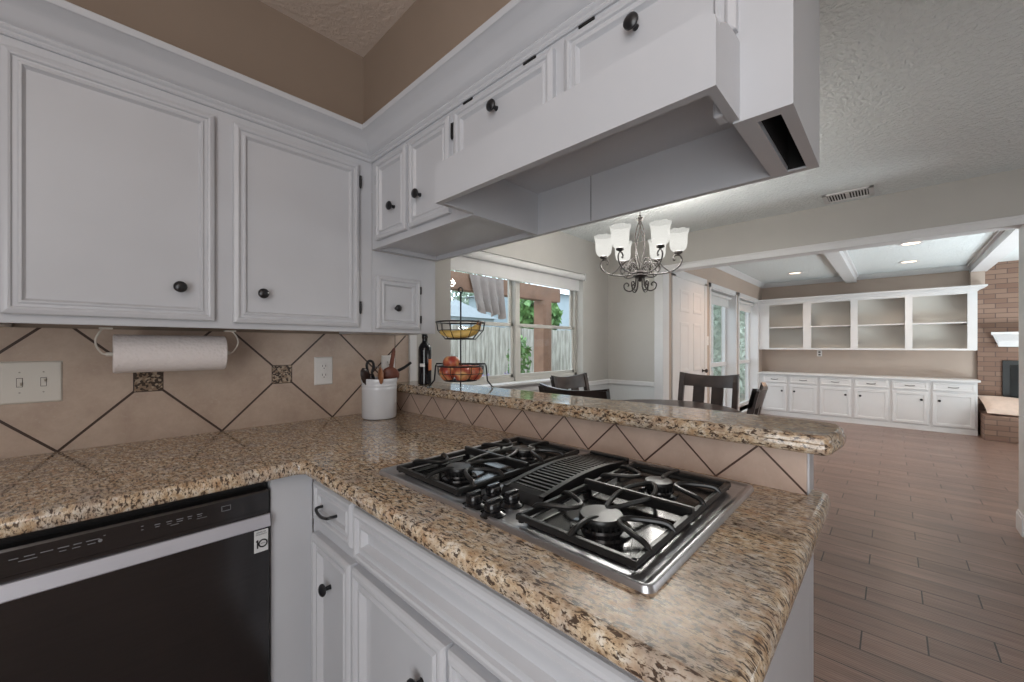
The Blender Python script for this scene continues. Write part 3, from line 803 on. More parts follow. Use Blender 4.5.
# peninsula uppers
XU = 0.78; ZP = 1.633
FP = FX(XU)
t = thing('upper_cabinet', 'white wall cabinet with two narrow doors beside the range hood', 'cabinet', (.94, 1.24, ZP))
b = MB().box(XU, XU + .02, .925, YU - .001, ZP, ZU1 - .02, .001).box(XU + .02, 1.098, .925, YU - .001, ZP + .018, ZU1 - .02)
b.box(1.078, 1.098, .925, YU - .001, ZP, ZP + .02).box(XU + .02, 1.078, YU - .03, YU - .001, ZP, ZP + .018).box(XU + .02, 1.078, .925, .94, ZP + .008, ZP + .018)
obj('body', b, 'cab', t)
d = door(t, FP, -1.483, -1.262, 1.659, 1.964); knob(d, FP, -1.352, 1.762); hinge(d, FP, -1.489, 1.90, .035); hinge(d, FP, -1.489, 1.70, .035)
d = door(t, FP, -1.243, -1.009, 1.659, 1.964); knob(d, FP, -1.178, 1.761); hinge(d, FP, -1.000, 1.915)
# hood cabinet
t = thing('range_hood_cabinet', 'white wooden range hood cabinet hanging over the cooktop with a deep valance', 'range hood', (.94, .5, ZP))
HY0, HY1 = .1165, .9245
HC = 1.778      # ceiling of the hood recess
b = MB().box(XU, 1.098, HY0, HY1, HC, ZU1 - .02)
b.box(XU - 0, 1.098, HY1 - .018, HY1, ZP, HC)                              # left side board
b.box(1.080, 1.098, HY0, HY1 - .018, ZP, HC)                               # back board
# end column with open duct slot: walls around the slot
b.box(XU, .803, HY0, .205, ZP, HC).box(.803, 1.08, HY0, .137, ZP, HC).box(.803, 1.08, .172, .205, ZP, HC)
obj('body', b, 'cab', t)
obj('duct_slot', MB().box(.803, 1.08, .137, .172, HC - .004, HC - .001), 'dark', t, label='dark open slot in the end of the underside')
obj('slot_lining', MB().box(.8035, .806, .1375, .1715, ZP + .02, HC - .004).box(1.077, 1.0795, .1375, .1715, ZP + .004, HC - .004).box(.806, 1.077, .1375, .139, ZP + .012, HC - .004).box(.806, 1.077, .170, .1715, ZP + .012, HC - .004), 'dark', t)
d = door(t, FP, -.984, -.597, 1.79, 1.966); knob(d, FP, -.80, 1.903); hinge(d, FP, -.990, 1.915)
d = door(t, FP, -.562, -.196, 1.79, 1.966); knob(d, FP, -.385, 1.90)
cs = MB()
for y in (.930, .682, .508): obj('hinge_slot', MB().box(XU - .0042, XU + .001, y - .021, y + .021, 1.9790, 1.9840), 'dark', t)
# valance: front board with rounded top corner, slanted lid, end brackets
va = MB()
vf = [(.194, ZP + .003), (.918, ZP + .003), (.918, 1.722)] + arc(.898, 1.722, .02, 0, 90, 4)[1:] + [(.214, 1.742 + .014)] + arc(.214, 1.736, .02, 90, 180, 4)[1:]
va.extrude(vf, .650, .668, 'x')
obj('valance', va, 'cab', t, label='white front board of the hood')
lid = MB().rings([[(.668, y, 1.735), (XU - .0008, y, 1.765), (XU - .0008, y, 1.771), (.668, y, 1.7415)] for y in (.2105, .9)])
obj('hood_lid', lid, 'cab', t)
eb = MB()
for y0, y1 in ((.194, .210), (.9005, .917)):
    eb = MB(); eb.extrude([(.668, ZP + .003), (XU - .0008, ZP + .003), (XU - .0008, 1.772), (.765, 1.772), (.74, 1.770), (.71, 1.764), (.69, 1.755), (.668, 1.742)], y0, y1, 'y'); obj('end_bracket', eb, 'cab', t)
eb = MB().box(.745, XU - .001, .210, .228, ZP + .004, 1.70, .004)
obj('corner_block', eb, 'cab', t)
obj('back_batten', MB().box(1.0785, 1.0805, .688, .6892, ZP + .002, HC - .001), 'slot', t, label='thin dark seam in the hood back board')
# crown moulding round both runs
cz = 1.985
prof = [(0, cz), (.006, cz), (.009, cz + .004), (.006, cz + .008), (.006, cz + .013), (.011, cz + .016), (.013, cz + .021), (.011, cz + .026), (.018, cz + .030), (.026, cz + .040), (.038, cz + .055), (.052, cz + .068), (.066, cz + .074), (.070, cz + .078), (.078, cz + .080), (.080, cz + .084), (.080, cz + .098), (.074, cz + .102), (0, cz + .102)]
prof = [(a, b_) for a, b_ in prof]
b = MB().sweep_path(prof, [(-.9, YU), (XU, YU), (XU, HY0)], [(0, -1), (-1, -1), (-1, 0)])
struct('trim_8', b, 'cab', True)
b = MB().box(-.9, 1.09, YU - .0, YA, 2.0, 2.035).box(XU, .903, HY0, YU, 2.0, 2.035)
struct('trim_9', b, 'cab')
# cabinet on the far left (just past the frame edge)
t = thing('upper_cabinet', 'white wall cabinet at the left edge of the kitchen', 'cabinet', (-.55, 1.7, ZU0))
obj('body', MB().box(-.9, -.1705, YU, YA - .001, ZU0, 2.0, .001), 'cab', t)
d = door(t, FU, -.60, -.20, 1.311, 1.957); knob(d, FU, -.28, 1.414)
t = thing('base_cabinet', 'white base cabinet left of the dishwasher', 'cabinet', (-.6, 1.5, 0))
obj('body', MB().box(-.93, -.275, 1.252, 1.86, .09, GZ0, .001), 'cab', t)
door(t, FA(1.252), -.90, -.30, .12, .85)
obj('toe_kick', MB().box(-.93, -.275, 1.32, 1.86, 0, .09), 'trim', t)

# ================================================================== SMALL THINGS ON COUNTER
# paper towel holder + roll
t = thing('paper_towel_holder', 'white wire paper towel holder under the left wall cabinet', 'holder', (.176, 1.72, 1.29))
b = MB()
for x, s in ((.020, -1), (.332, 1)):
    b.tube([(x + s*.004, 1.72, 1.293), (x + s*.012, 1.712, 1.284), (x + s*.021, 1.705, 1.262), (x + s*.020, 1.712, 1.240), (x + s*.008, 1.72, 1.218), (x - s*.004, 1.72, 1.215)], .0026, 8, smooth=4)
b.tube([(.02, 1.72, 1.215), (.332, 1.72, 1.215)], .006, 10)
obj('arm', b, 'plate', t, True)
for x_ in (.020, .332): obj('mount', MB().box(x_ - .015, x_ + .015, 1.70, 1.74, 1.291, 1.2955, .001), 'plate', t)
rl = thing('paper_towel_roll', 'white quilted paper towel roll hanging under the left wall cabinet', 'paper towel', (.176, 1.72, 1.215))
mt = frame((.035, 1.72, 1.215), (0, 1, 0), (0, 0, 1), (1, 0, 0))
b = MB().lathe([(.021, 0), (.056, 0), (.0585, .003), (.0585, .277), (.056, .280), (.021, .280), (.021, 0)], (0, 0, 0), 40, mt)
m_, nt_, b_ = mat('quilted_paper'); setp(b_, rough=.95, color=(.74, .68, .665)); v_ = nt_.nodes.new('ShaderNodeTexVoronoi'); v_.inputs['Scale'].default_value = 110
nt_.links.new(coords(nt_), v_.inputs['Vector']); bump(nt_, b_, v_.outputs['Distance'], .6, .003)
obj('paper', b, m_, rl, True)
obj('core', MB().lathe([(.021, .001), (.0195, .001), (.0195, .279), (.021, .279)], (0, 0, 0), 24, mt), 'woodspoon', rl)
obj('loose_sheet', MB().rings([[(.036, 1.72 - .0588*math.cos(a), 1.215 + .0588*math.sin(a)), (.314, 1.72 - .0588*math.cos(a), 1.215 + .0588*math.sin(a)), (.314, 1.72 - .060*math.cos(a), 1.215 + .060*math.sin(a)), (.036, 1.72 - .060*math.cos(a), 1.215 + .060*math.sin(a))] for a in [math.radians(25 + 5*i) for i in range(14)]]), m_, rl, True)
# switch plate and outlets
def plate(x, z, w, h, m, lab, cat, kind, y=YA - .010):
    F_ = FA(y); t = thing('switch_plate' if kind == 'switch' else 'wall_outlet', lab, cat, (x, y, z))
    obj('cover', MB().panel(x - w/2, x + w/2, z - h/2, z + h/2, [(0, .001), (.003, .005), (.006, .006)], F_), m, t)
    if kind == 'switch':
        for dx in (-.023, .023):
            b = MB().box(x + dx - .005, x + dx + .005, z - .012, z + .012, .006, .0075, 0, F_)
            b.box(x + dx - .003, x + dx + .003, z - (.008 if dx < 0 else -.001), z + (-.000 if dx < 0 else .009), .007, .016, .001, F_)
            sw = obj('toggle', b, m, t)
            for dz in (.030, -.030): obj('screw', MB().lathe([(.0022, .006), (.0022, .0066), (0, .0068)], (0, 0, 0), 10, F_ @ Matrix.Translation((x + dx, z + dz, 0))), 'screw', t)
            obj('toggle_slot', MB().box(x + dx - .0062, x + dx + .0062, z - .0135, z + .0135, .0055, .0062, 0, F_), 'slot', sw)
    else:
        for dz in (-.020, .020):
            s_ = obj('socket', MB().lathe([(.0165, .006), (.0165, .0075), (.0155, .008), (0, .008)], (0, 0, 0), 24, F_ @ Matrix.Translation((x, z + dz, 0))), m, t, True)
            b = MB().box(x - .008, x - .006, z + dz - .002, z + dz + .007, .008, .0086, 0, F_).box(x + .006, x + .008, z + dz - .002, z + dz + .007, .008, .0086, 0, F_).box(x - .002, x + .002, z + dz - .010, z + dz - .006, .008, .0086, 0, F_)
            obj('slot', b, 'slot', s_)
plate(-.133, 1.132, .122, .125, 'plate', 'ivory double toggle switch plate on the tiled backsplash', 'switch', 'switch')
plate(.710, 1.128, .080, .125, 'platew', 'white duplex wall outlet on the tiles between the mosaic inset and the crock', 'outlet', 'outlet')
plate(1.030, 1.135, .075, .115, 'platew', 'white wall outlet half hidden behind the crock of utensils', 'outlet', 'outlet')
# crock
cx, cy = .892, 1.690
t = thing('utensil_crock', 'white ribbed ceramic crock holding cooking utensils on the granite', 'crock', (cx, cy, GZ1))
b = MB().lathe([(.064, 0), (.073, .004), (.076, .012), (.076, .130), (.0775, .136), (.076, .140), (.076, .146), (.0775, .150), (.076, .154), (.076, .160), (.0785, .166), (.0795, .174), (.078, .180), (.074, .181), (.071, .178), (.070, .020), (0, .016)], (cx, cy, GZ1), 48)
obj('pot', b, 'ceramic', t, True)
def utensil(name, lab, cat, m, fn):
    u = thing(name, lab, cat, (cx, cy, GZ1 + .02)); fn(u, m); return u
zc = GZ1 + .02
def spoon(u, m, base=(0, 0), tip=(.03, 0, .25), w=.028, L=.07, tilt=0):
    p0 = Vector((cx + base[0], cy + base[1], zc)); p1 = Vector((cx + tip[0], cy + tip[1], GZ1 + tip[2]))
    obj('handle', MB().tube([p0, p1], [.006, .005], 8), m, u, True)
    d_ = (p1 - p0).normalized(); R = d_.to_track_quat('Z', 'X').to_matrix().to_4x4()
    b = MB().lathe([(0, -L*.5), (w*.5, -L*.42), (w*.9, -L*.2), (w, 0), (w*.9, L*.22), (w*.55, L*.42), (0, L*.5)], (0, 0, 0), 20, Matrix.Translation(p1 + d_ * L*.4) @ R @ Matrix.Diagonal((1, .28, 1, 1)))
    obj('bowl', b, m, u, True)
utensil('wooden_spoon', 'brown wooden spoon with a wide bowl leaning at the front of the crock', 'spoon', 'woodspoon', lambda u, m: spoon(u, m, (.01, .02), (-.016, -.040, .165), .046, .075))
utensil('wooden_spoon', 'round reddish wooden ladle in the middle of the crock', 'spoon', 'woodred', lambda u, m: spoon(u, m, (-.01, .0), (.034, -.02, .165), .040, .075))
utensil('wooden_spatula', 'tall dark reddish spatula standing up at the right of the crock', 'spatula', 'woodred', lambda u, m: obj('blade', MB().extrude([(cx + .018, zc + .02), (cx + .032, zc + .02), (cx + .062, GZ1 + .20), (cx + .078, GZ1 + .30), (cx + .074, GZ1 + .318), (cx + .066, GZ1 + .31), (cx + .052, GZ1 + .24), (cx + .038, GZ1 + .19)], cy - .006, cy + .004, 'y'), m, u))
def tongs(u, m):
    a = [(cx - .02, cy, zc), (cx - .05, cy - .01, GZ1 + .17), (cx - .066, cy - .012, GZ1 + .235), (cx - .058, cy - .012, GZ1 + .258), (cx - .040, cy - .012, GZ1 + .256), (cx - .034, cy - .012, GZ1 + .235), (cx - .042, cy - .012, GZ1 + .205), (cx - .030, cy - .01, GZ1 + .17), (cx - .005, cy, zc)]
    obj('handle', MB().tube(a, .006, 8, smooth=5), m, u, True)
utensil('kitchen_scissors', 'black looped handle of scissors in the crock, next to the wooden spoon', 'scissors', 'black', tongs)
def blk(u, m):
    obj('handle', MB().tube([(cx, cy + .01, zc), (cx + .05, cy - .01, GZ1 + .18), (cx + .11, cy - .03, GZ1 + .225), (cx + .14, cy - .04, GZ1 + .248)], [.009, .006], 8, smooth=4), m, u, True)
    obj('neck', MB().tube([(cx + .035, cy - .012, GZ1 + .165), (cx + .060, cy - .02, GZ1 + .190)], .0085, 8), 'glaze', u, True)
utensil('kitchen_knife', 'black handled knife leaning out to the right of the crock', 'knife', 'black', blk)
utensil('serving_spoon', 'dark plastic spoon at the left edge of the crock', 'spoon', 'darkwood', lambda u, m: spoon(u, m, (-.01, .0), (-.064, -.015, .160), .024, .085))
utensil('metal_whisk', 'silver metal utensil behind the wooden spoon in the crock', 'whisk', 'glaze', lambda u, m: obj('loop', MB().tube([(cx, cy + .03, zc), (cx - .028, cy + .02, GZ1 + .19), (cx - .012, cy + .02, GZ1 + .228), (cx + .010, cy + .02, GZ1 + .222), (cx + .012, cy + .02, GZ1 + .18), (cx + .004, cy + .03, zc)], .003, 8, smooth=4), m, u, True))
# bottle
bx, by = 1.112, 1.655
t = thing('wine_bottle', 'dark bottle with an orange label at the wall end of the raised bar', 'bottle', (bx, by, BZ1))
obj('glass_body', MB().lathe([(.026, 0), (.0315, .003), (.032, .01), (.032, .165), (.030, .182), (.022, .198), (.0145, .206), (.0130, .212), (.0130, .225), (.0145, .227), (.0145, .236), (.012, .238)], (bx, by, BZ1), 28), 'bottle', t, True)
obj('cap', MB().lathe([(.0135, .224), (.0138, .243), (.012, .2455), (0, .2455)], (bx, by, BZ1), 20), 'black', t, True)
def wrap(a0, a1, z0, z1, r=.0326):
    A = [math.radians(a0 + (a1 - a0) * i / 14) for i in range(15)]
    return MB().rings([[(bx + r*math.cos(a), by + r*math.sin(a), BZ1 + z0), (bx + r*math.cos(a), by + r*math.sin(a), BZ1 + z1)] for a in A], False, False, False)
obj('label', wrap(-92, -10, .070, .125), 'labelo', t, label='orange paper label')
obj('neck_label', wrap(-170, -125, .088, .103, .0325), 'platew', t, label='small pale label')
# fruit stand
fx_, fy_ = 1.138, 1.410
rt = Vector((math.sin(PHI), -math.cos(PHI), 0)).normalized()
rt = Vector((.178, -.23, 0)).normalized()
fc = Vector((fx_, fy_, 0))
t = thing('fruit_stand', 'two tier black wire fruit stand on the raised bar', 'fruit stand', (fx_, fy_, BZ1))
b = MB(); b.tube([fc + Vector((0, 0, BZ1 + .002)), fc + Vector((0, 0, 1.484))], .0036, 8)
b.tube([fc + Vector((.012*math.cos(a), 0, 1.492 + .012*math.sin(a))) for a in [2*PI*i/12 for i in range(12)]], .003, 6, loop=True)
obj('pole', b, 'black', t, True)
b = MB()
for s in (-1, 1):
    p = fc + rt * (.112 * s)
    b.tube([fc + rt*.0 + Vector((0, 0, 1.160)), p + Vector((0, 0, 1.160)), p + rt*(s*.004) + Vector((0, 0, 1.15)), p + rt*(s*.010) + Vector((0, 0, 1.085)), p + rt*(s*.034) + Vector((0, 0, 1.056)), p + rt*(s*.034) + Vector((0, 0, 1.054))], .0036, 8)
    b.tube([p + rt*(s*.034) + Vector((-.03, -.03, 1.054)), p + rt*(s*.034) + Vector((.03, .03, 1.054))], .0036, 8)
obj('leg', b, 'black', t, True)
def basket(zr, zb, R, r):
    b = MB()
    circ = lambda rad, zz, n=32: [fc + Vector((rad*math.cos(2*PI*i/n), rad*math.sin(2*PI*i/n), zz)) for i in range(n)]
    b.tube(circ(R, zr), .0035, 8, loop=True); b.tube(circ(r, zb), .0028, 8, loop=True); b.tube(circ((R+r)/2 + .012, (zr+zb)/2), .0016, 6, loop=True)
    b.tube(circ(r*.5, zb), .002, 6, loop=True)
    for i in range(14):
        a = 2*PI*i/14; u = Vector((math.cos(a), math.sin(a), 0))
        b.tube([fc + u*R + Vector((0, 0, zr)), fc + u*((R+r)/2 + .014) + Vector((0, 0, (zr+zb)/2)), fc + u*r + Vector((0, 0, zb)), fc + u*.006 + Vector((0, 0, zb))], .0016, 6)
    return b
obj('upper_basket', basket(1.347, 1.272, .110, .070), 'black', t, True)
obj('lower_basket', basket(1.150, 1.086, .104, .072), 'black', t, True)
ap0 = None
fd = Vector((rt.y, -rt.x, 0))
if fd.dot(Vector((-1, -1, 0))) < 0: fd = -fd
alabs = ['red apple on top of the pile in the fruit stand', 'yellow-red apple at the left in the lower basket', 'orange-red apple in the middle of the lower basket', 'red apple at the right of the lower basket', 'red apple at the back of the lower basket']
apos = [(-.044, -.006, 1.128), (-.052, .030, 1.087), (.014, .040, 1.087), (.062, -.008, 1.087), (.02, -.045, 1.087)]
for i, (a, c, zz) in enumerate(apos):
    p = fc + rt*a + fd*c + Vector((0, 0, zz))
    if i == 0:
        ap0 = thing('apple', alabs[0], 'apple', p, 0, 'apples in the fruit stand')
        R = .037
        obj('flesh', MB().lathe([(0, .004), (R*.3, .001), (R*.62, .003), (R*.9, .018), (R*1.04, .034), (R*1.02, .045), (R*.85, .058), (R*.5, .0655), (R*.2, .063), (0, .057)], p, 24), 'apple', ap0, True)
        obj('stem', MB().tube([p + Vector((0, 0, .057)), p + Vector((.003, 0, .074))], .0013, 6), 'woodred', ap0)
    else: dup(ap0, p, i * 1.3, alabs[i])
bn0 = None
for i in range(2):
    pts = [(-.085, 0, .012), (-.06, -.012, .004), (-.02, -.02, 0), (.03, -.018, .004), (.065, -.006, .020), (.082, 0, .040)]
    p = fc + Vector((0, 0, 1.292)) + fd * (.030 - .055*i)
    ang = math.atan2(rt.y, rt.x)
    if i == 0:
        bn0 = thing('banana', 'yellow banana lying at the front of the upper basket', 'banana', p, ang, 'bananas in the fruit stand')
        mt = WM[bn0]
        pp = catmull([mt @ Vector(q) for q in pts], 4)
        rr = [max(.004, .0175 * math.sin(PI * (k + .6) / (len(pp) + .2)) ** .45) for k in range(len(pp))]
        obj('peel', MB().tube(pp, rr, 10), 'banana', bn0, True)
        obj('stalk', MB().tube([mt @ Vector((.080, 0, .036)), mt @ Vector((.088, 0, .062))], [.005, .004], 8), 'woodspoon', bn0)
    else: dup(bn0, p, ang + .15, 'yellow banana lying behind another in the upper basket')

# ================================================================== DINING TABLE AND CHAIRS
tx, ty = 2.88, 1.27
t = thing('dining_table', 'dark oval wooden dining table beyond the raised bar', 'table', (tx, ty, 0))
ov = [(tx + .72*math.cos(2*PI*i/64), ty + .57*math.sin(2*PI*i/64)) for i in range(64)]
obj('tabletop', MB().slab(ov, [(.012, .722), (0, .730), (0, .748), (.004, .755), (.012, .758)]), 'darkwood', t, True)
obj('apron', MB().slab([(tx + (p[0]-tx)*.8, ty + (p[1]-ty)*.75) for p in ov], [(0, .64), (0, .722)]), 'darkwood', t, True)
for sx in (-1, 1):
    for sy in (-1, 1):
        lx, ly = tx + sx*.47, ty + sy*.28
        obj('leg', MB().rings([[(lx + a*w, ly + c*w, zz) for a, c in ((-1, -1), (1, -1), (1, 1), (-1, 1))] for zz, w in ((0, .022), (.64, .036))]), 'darkwood', t)
def make_chair(label, loc, rz):
    """faces local +Y; backrest at local y = 0 side"""
    t = thing('dining_chair', label, 'chair', loc, rz, 'chairs around the dining table')
    Mx = WM[t]
    obj('seat', MB().slab([(-.23, .0), (.23, .0), (.235, .42), (.17, .44), (-.17, .44), (-.235, .42)], [(.01, .435), (0, .445), (0, .465), (.012, .475)], None, Mx), 'darkwood', t, True)
    for s in (-1, 1):
        b = MB(); pl = [(0, .0, -.035), (.18, 0, -.012), (.45, 0, .0), (.70, 0, -.02), (.93, 0, -.065), (.985, 0, -.080)]
        w = .021
        b.rings([[(s*(.225 - (0 if zz > .3 else .01)) + dx*w, yy + dy, zz) for dx, dy in ((-1, -.017), (1, -.017), (1, .017), (-1, .017))] for zz, _, yy in pl], mtx=Mx)
        obj('back_post', b, 'darkwood', t)
        b = MB().rings([[(s*.20 + dx*w_, .40 + dy*w_, zz) for dx, dy in ((-1, -1), (1, -1), (1, 1), (-1, 1))] for zz, w_ in ((0, .015), (.435, .021))], mtx=Mx)
        obj('leg', b, 'darkwood', t)
    rr = []
    for i in range(17):
        u = -1 + i/8; x = u * .246; dip = .024 * (1 - u*u); bow = -.030 * (1 - u*u)
        rr.append([(x, -.058 + bow, .880 - dip*.2), (x, -.036 + bow, .880 - dip*.2), (x, -.062 + bow, 1.0 - dip), (x, -.086 + bow, 1.0 - dip)])
    obj('top_rail', MB().rings(rr, mtx=Mx), 'darkwood', t, True)
    for s in (-1, 1):
        pl = [(.50, -.004), (.70, -.042), (.90, -.080)]
        b = MB().rings([[(s*.078 + dx*.048, yy + dy, zz) for dx, dy in ((-1, -.007), (1, -.007), (1, .007), (-1, .007))] for zz, yy in pl], mtx=Mx)
        obj('slat', b, 'darkwood', t)
    obj('lower_rail', MB().box(-.21, .21, -.016, .010, .475, .515, .002, Mx), 'darkwood', t)
    return t
ch = make_chair('dark wooden chair at the far side of the dining table, facing the kitchen', (3.70, 1.19, 0), PI/2)
dup(ch, (2.06, 1.40, 0), -PI/2, 'dark wooden chair with only its curved top rail showing over the bar')
dup(ch, (2.81, 1.93, 0), PI, 'dark wooden chair standing in front of the dining window')
dup(ch, (2.80, .665, 0), .12, 'dark wooden chair seen edge-on at the right of the table')

# ================================================================== CHANDELIER
hx, hy = 2.65, 1.288
t = thing('chandelier', 'wrought iron chandelier with six lit glass shades over the dining table', 'chandelier', (hx, hy, ZD))
obj('canopy', MB().lathe([(.055, 0), (.055, -.008), (.03, -.028), (.008, -.034), (.008, -.045)], (hx, hy, ZD), 20), 'bronze', t, True)
b = MB(); zz = 2.356; i = 0
while zz > 2.175:
    pts = [(0.011*math.cos(a), 0, zz - .012 + .017*math.sin(a)) for a in [2*PI*k/12 for k in range(12)]]
    rot = Matrix.Rotation(PI/2 * (i % 2) + .5, 4, 'Z')
    b.tube([Vector((hx, hy, 0)) + rot @ Vector(p) for p in pts], .0024, 6, loop=True); zz -= .0265; i += 1
obj('chain', b, 'bronze', t, True)
b = MB().lathe([(0, 2.165), (.008, 2.163), (.010, 2.150), (.026, 2.140), (.012, 2.134), (.024, 2.126), (.010, 2.120), (.007, 2.095), (0, 2.09)], (hx, hy, 0), 16)
for k in range(4):
    a0 = PI/2*k + .4
    pp = []
    for j in range(13):
        u = j/12; r = .006 + .034*math.sin(PI*u) ** .8; a = a0 + 1.6*u
        pp.append((hx + r*math.cos(a), hy + r*math.sin(a), 2.115 - .345*u))
    b.tube(pp, .0038, 6)
obj('cage_stem', b, 'bronze', t, True)
obj('hub', MB().lathe([(.0, 1.775), (.02, 1.772), (.046, 1.765), (.050, 1.755), (.046, 1.745), (.050, 1.735), (.040, 1.725), (.022, 1.718), (.012, 1.70), (0, 1.69)], (hx, hy, 0), 20), 'bronze', t, True)
va_ = math.atan2(hy, hx); ks = .92
for k in range(6):
    a = va_ + PI/2 + PI/3*k; ux, uy = math.cos(a), math.sin(a)
    Q = lambda r, z_: (hx + ux*r*ks, hy + uy*r*ks, z_)
    b = MB().tube([Q(.035, 1.750), Q(.09, 1.742), Q(.15, 1.742), Q(.215, 1.752), Q(.275, 1.785), Q(.297, 1.825), Q(.283, 1.858), Q(.253, 1.862), Q(.236, 1.846), Q(.240, 1.830), Q(.250, 1.834)], .0052, 8, smooth=5)
    arm = obj('arm', b, 'bronze', t, True)
    s = MB().tube([Q(.215, 1.752), Q(.17, 1.785), Q(.13, 1.83), Q(.085, 1.845), Q(.055, 1.82), Q(.065, 1.79), Q(.090, 1.795), Q(.088, 1.812)], .004, 8, smooth=5)
    s.tube([Q(.03, 1.76), Q(.06, 1.80), Q(.11, 1.815), Q(.145, 1.79), Q(.135, 1.762), Q(.113, 1.767), Q(.115, 1.783)], .0038, 8, smooth=5)
    s.tube([Q(.028, 1.745), Q(.030, 1.70), Q(.038, 1.655), Q(.070, 1.628), Q(.108, 1.64), Q(.118, 1.672), Q(.098, 1.688), Q(.082, 1.674), Q(.090, 1.662)], .005, 8, smooth=5)
    obj('scroll', s, 'bronze', arm, True)
    px_, py_, _ = Q(.272, 0)
    obj('cup', MB().lathe([(.006, 1.862), (.010, 1.868), (.026, 1.876), (.028, 1.886), (.020, 1.890), (0, 1.890)], (px_, py_, 0), 16), 'bronze', arm, True)
    point('chandelier_bulb_light', (px_, py_, 1.960), 16, (1, .96, .90), .045)
    sh = MB(); N = 36; rings = []
    pr = [(.022, 1.888), (.038, 1.892), (.052, 1.908), (.058, 1.935), (.059, 1.970), (.0615, 2.000), (.067, 2.022), (.070, 2.032)]
    for ri, (r, z_) in enumerate(pr):
        fl = .02 if ri > 1 else 0
        rings.append([(px_ + r*(1 + fl*math.cos(8*2*PI*i/N))*math.cos(2*PI*i/N), py_ + r*(1 + fl*math.cos(8*2*PI*i/N))*math.sin(2*PI*i/N), z_ + (.003*math.cos(8*2*PI*i/N) if ri == 7 else 0)) for i in range(N)])
    for ri, (r, z_) in reversed(list(enumerate(pr))):
        r -= .003; fl = .02 if ri > 1 else 0
        rings.append([(px_ + r*(1 + fl*math.cos(8*2*PI*i/N))*math.cos(2*PI*i/N), py_ + r*(1 + fl*math.cos(8*2*PI*i/N))*math.sin(2*PI*i/N), z_ + .0005 + (.003*math.cos(8*2*PI*i/N) if ri == 7 else 0)) for i in range(N)])
    sh.rings(rings)
    obj('lamp_shade', sh, 'shade', t, True, 'lit frosted white glass shade')


# ================================================================== CEILING VENT AND RECESSED LIGHTS
t = thing('ceiling_vent', 'white louvred air vent in the dining ceiling next to the header', 'vent', (4.0, .25, ZD))
v0x, v1x, v0y, v1y = 3.87, 4.10, .10, .40
zt = ZD
fr = MB()
for a in ((v0x, v0x + .03, v0y, v1y), (v1x - .03, v1x, v0y, v1y), (v0x, v1x, v0y, v0y + .03), (v0x, v1x, v1y - .03, v1y)): fr.box(a[0], a[1], a[2], a[3], zt - .010, zt, .002)
fr.box(v0x + .03, v1x - .03, .245, .255, zt - .008, zt)
obj('frame', fr, 'trim', t)
obj('backing', MB().box(v0x + .02, v1x - .02, v0y + .02, v1y - .02, zt - .003, zt - .001), 'dark', t)
for i in range(14):
    y = v0y + .036 + i * .0170
    obj('slat', MB().rings([[(x, y, zt - .008), (x, y + .0085, zt - .003), (x, y + .0095, zt - .004), (x, y + .001, zt - .009)] for x in (v0x + .03, v1x - .03)]), 'trim', t)
labs = ['lit recessed ceiling light nearest the six panel door', 'lit recessed ceiling light nearest the family room windows', 'lit recessed ceiling light nearest the header, between the two beams', 'lit recessed ceiling light nearest the shelves, between the two beams']
for i, (x, y) in enumerate(((5.30, 1.10), (7.75, 1.135), (6.42, -.148), (7.80, -.160))):
    t = thing('recessed_light', labs[i], 'ceiling light', (x, y, ZF), 0, 'recessed lights in the family room ceiling')
    obj('ring', MB().lathe([(.075, 0), (.105, -.001), (.108, -.006), (.100, -.009), (.078, -.006), (.075, 0)], (x, y, ZF), 28), 'trim', t, True)
    obj('lens', MB().lathe([(0, -.003), (.077, -.003), (.077, -.001)], (x, y, ZF), 28), 'lens', t)
    l = bpy.data.lights.new('can', 'SPOT'); l.energy = 42; l.spot_size = 2.5; l.spot_blend = 1; l.color = (1, .74, .56); l.shadow_soft_size = .07
    lo = bpy.data.objects.new('recessed_light_glow', l); C.objects.link(lo); lo.location = (x, y, ZF - .02)
    if i == 0: l.color = (1, .62, .40); l.energy = 70  # first can is an unseen extra, added to tint the door warm

# ================================================================== BUILT-IN SHELVING
def Fc(x): return FX(x)
t = thing('wall_shelf_unit', 'white open shelf unit of four bays on the far wall', 'shelves', (8.6, .45, 1.175))
sx = 8.45
b = MB()
st = [(1.627, 1.797), (1.013, 1.124), (.410, .497), (-.211, -.131), (-.846, -.755)]
for y0, y1 in st: b.box(sx + .0005, sx + .02, y0, y1, 1.2051, 1.9749)
b.box(sx, sx + .02, -.846, 1.797, 1.177, 1.205).box(sx, sx + .02, -.846, 1.797, 1.975, 2.029)
obj('face_frame', b, 'trim', t)
b = MB()
for y in (1.728, 1.06, .445, -.18, -.837): b.box(sx + .021, XB, y - .009, y + .009, 1.201, 1.999)
b.box(sx + .021, XB, -.846, 1.737, 1.178, 1.20).box(sx + .021, XB, -.846, 1.737, 2.0, 2.029)
obj('carcass', b, 'trim', t)
obj('back_panel', MB().box(XB - .012, XB - .002, -.84, 1.73, 1.2, 2.0), 'shelfback', t, label='painted grey-beige back')
for y0, y1 in ((1.07, 1.71), (.455, 1.05), (-.17, .435), (-.83, -.19)):
    obj('shelf', MB().box(sx + .025, XB - .012, y0, y1, 1.565, 1.583), 'trim', t)
cr = [(0, 2.008), (.010, 2.008), (.016, 2.020), (.05, 2.048), (.075, 2.056), (.085, 2.060), (.085, 2.080), (0, 2.080)]
b = MB().sweep_path(cr, [(sx, 1.79), (sx, -.846), (8.698, -.846)], [(-1, 0), (-1, -1), (0, -1)])
b.box(sx + .001, XB, -.845, 1.789, 2.0295, 2.075)
obj('crown', b, 'trim', t)
bx_ = 8.42; FBI = FX(bx_)
edges = [1.758 - i * .4345 for i in range(7)]
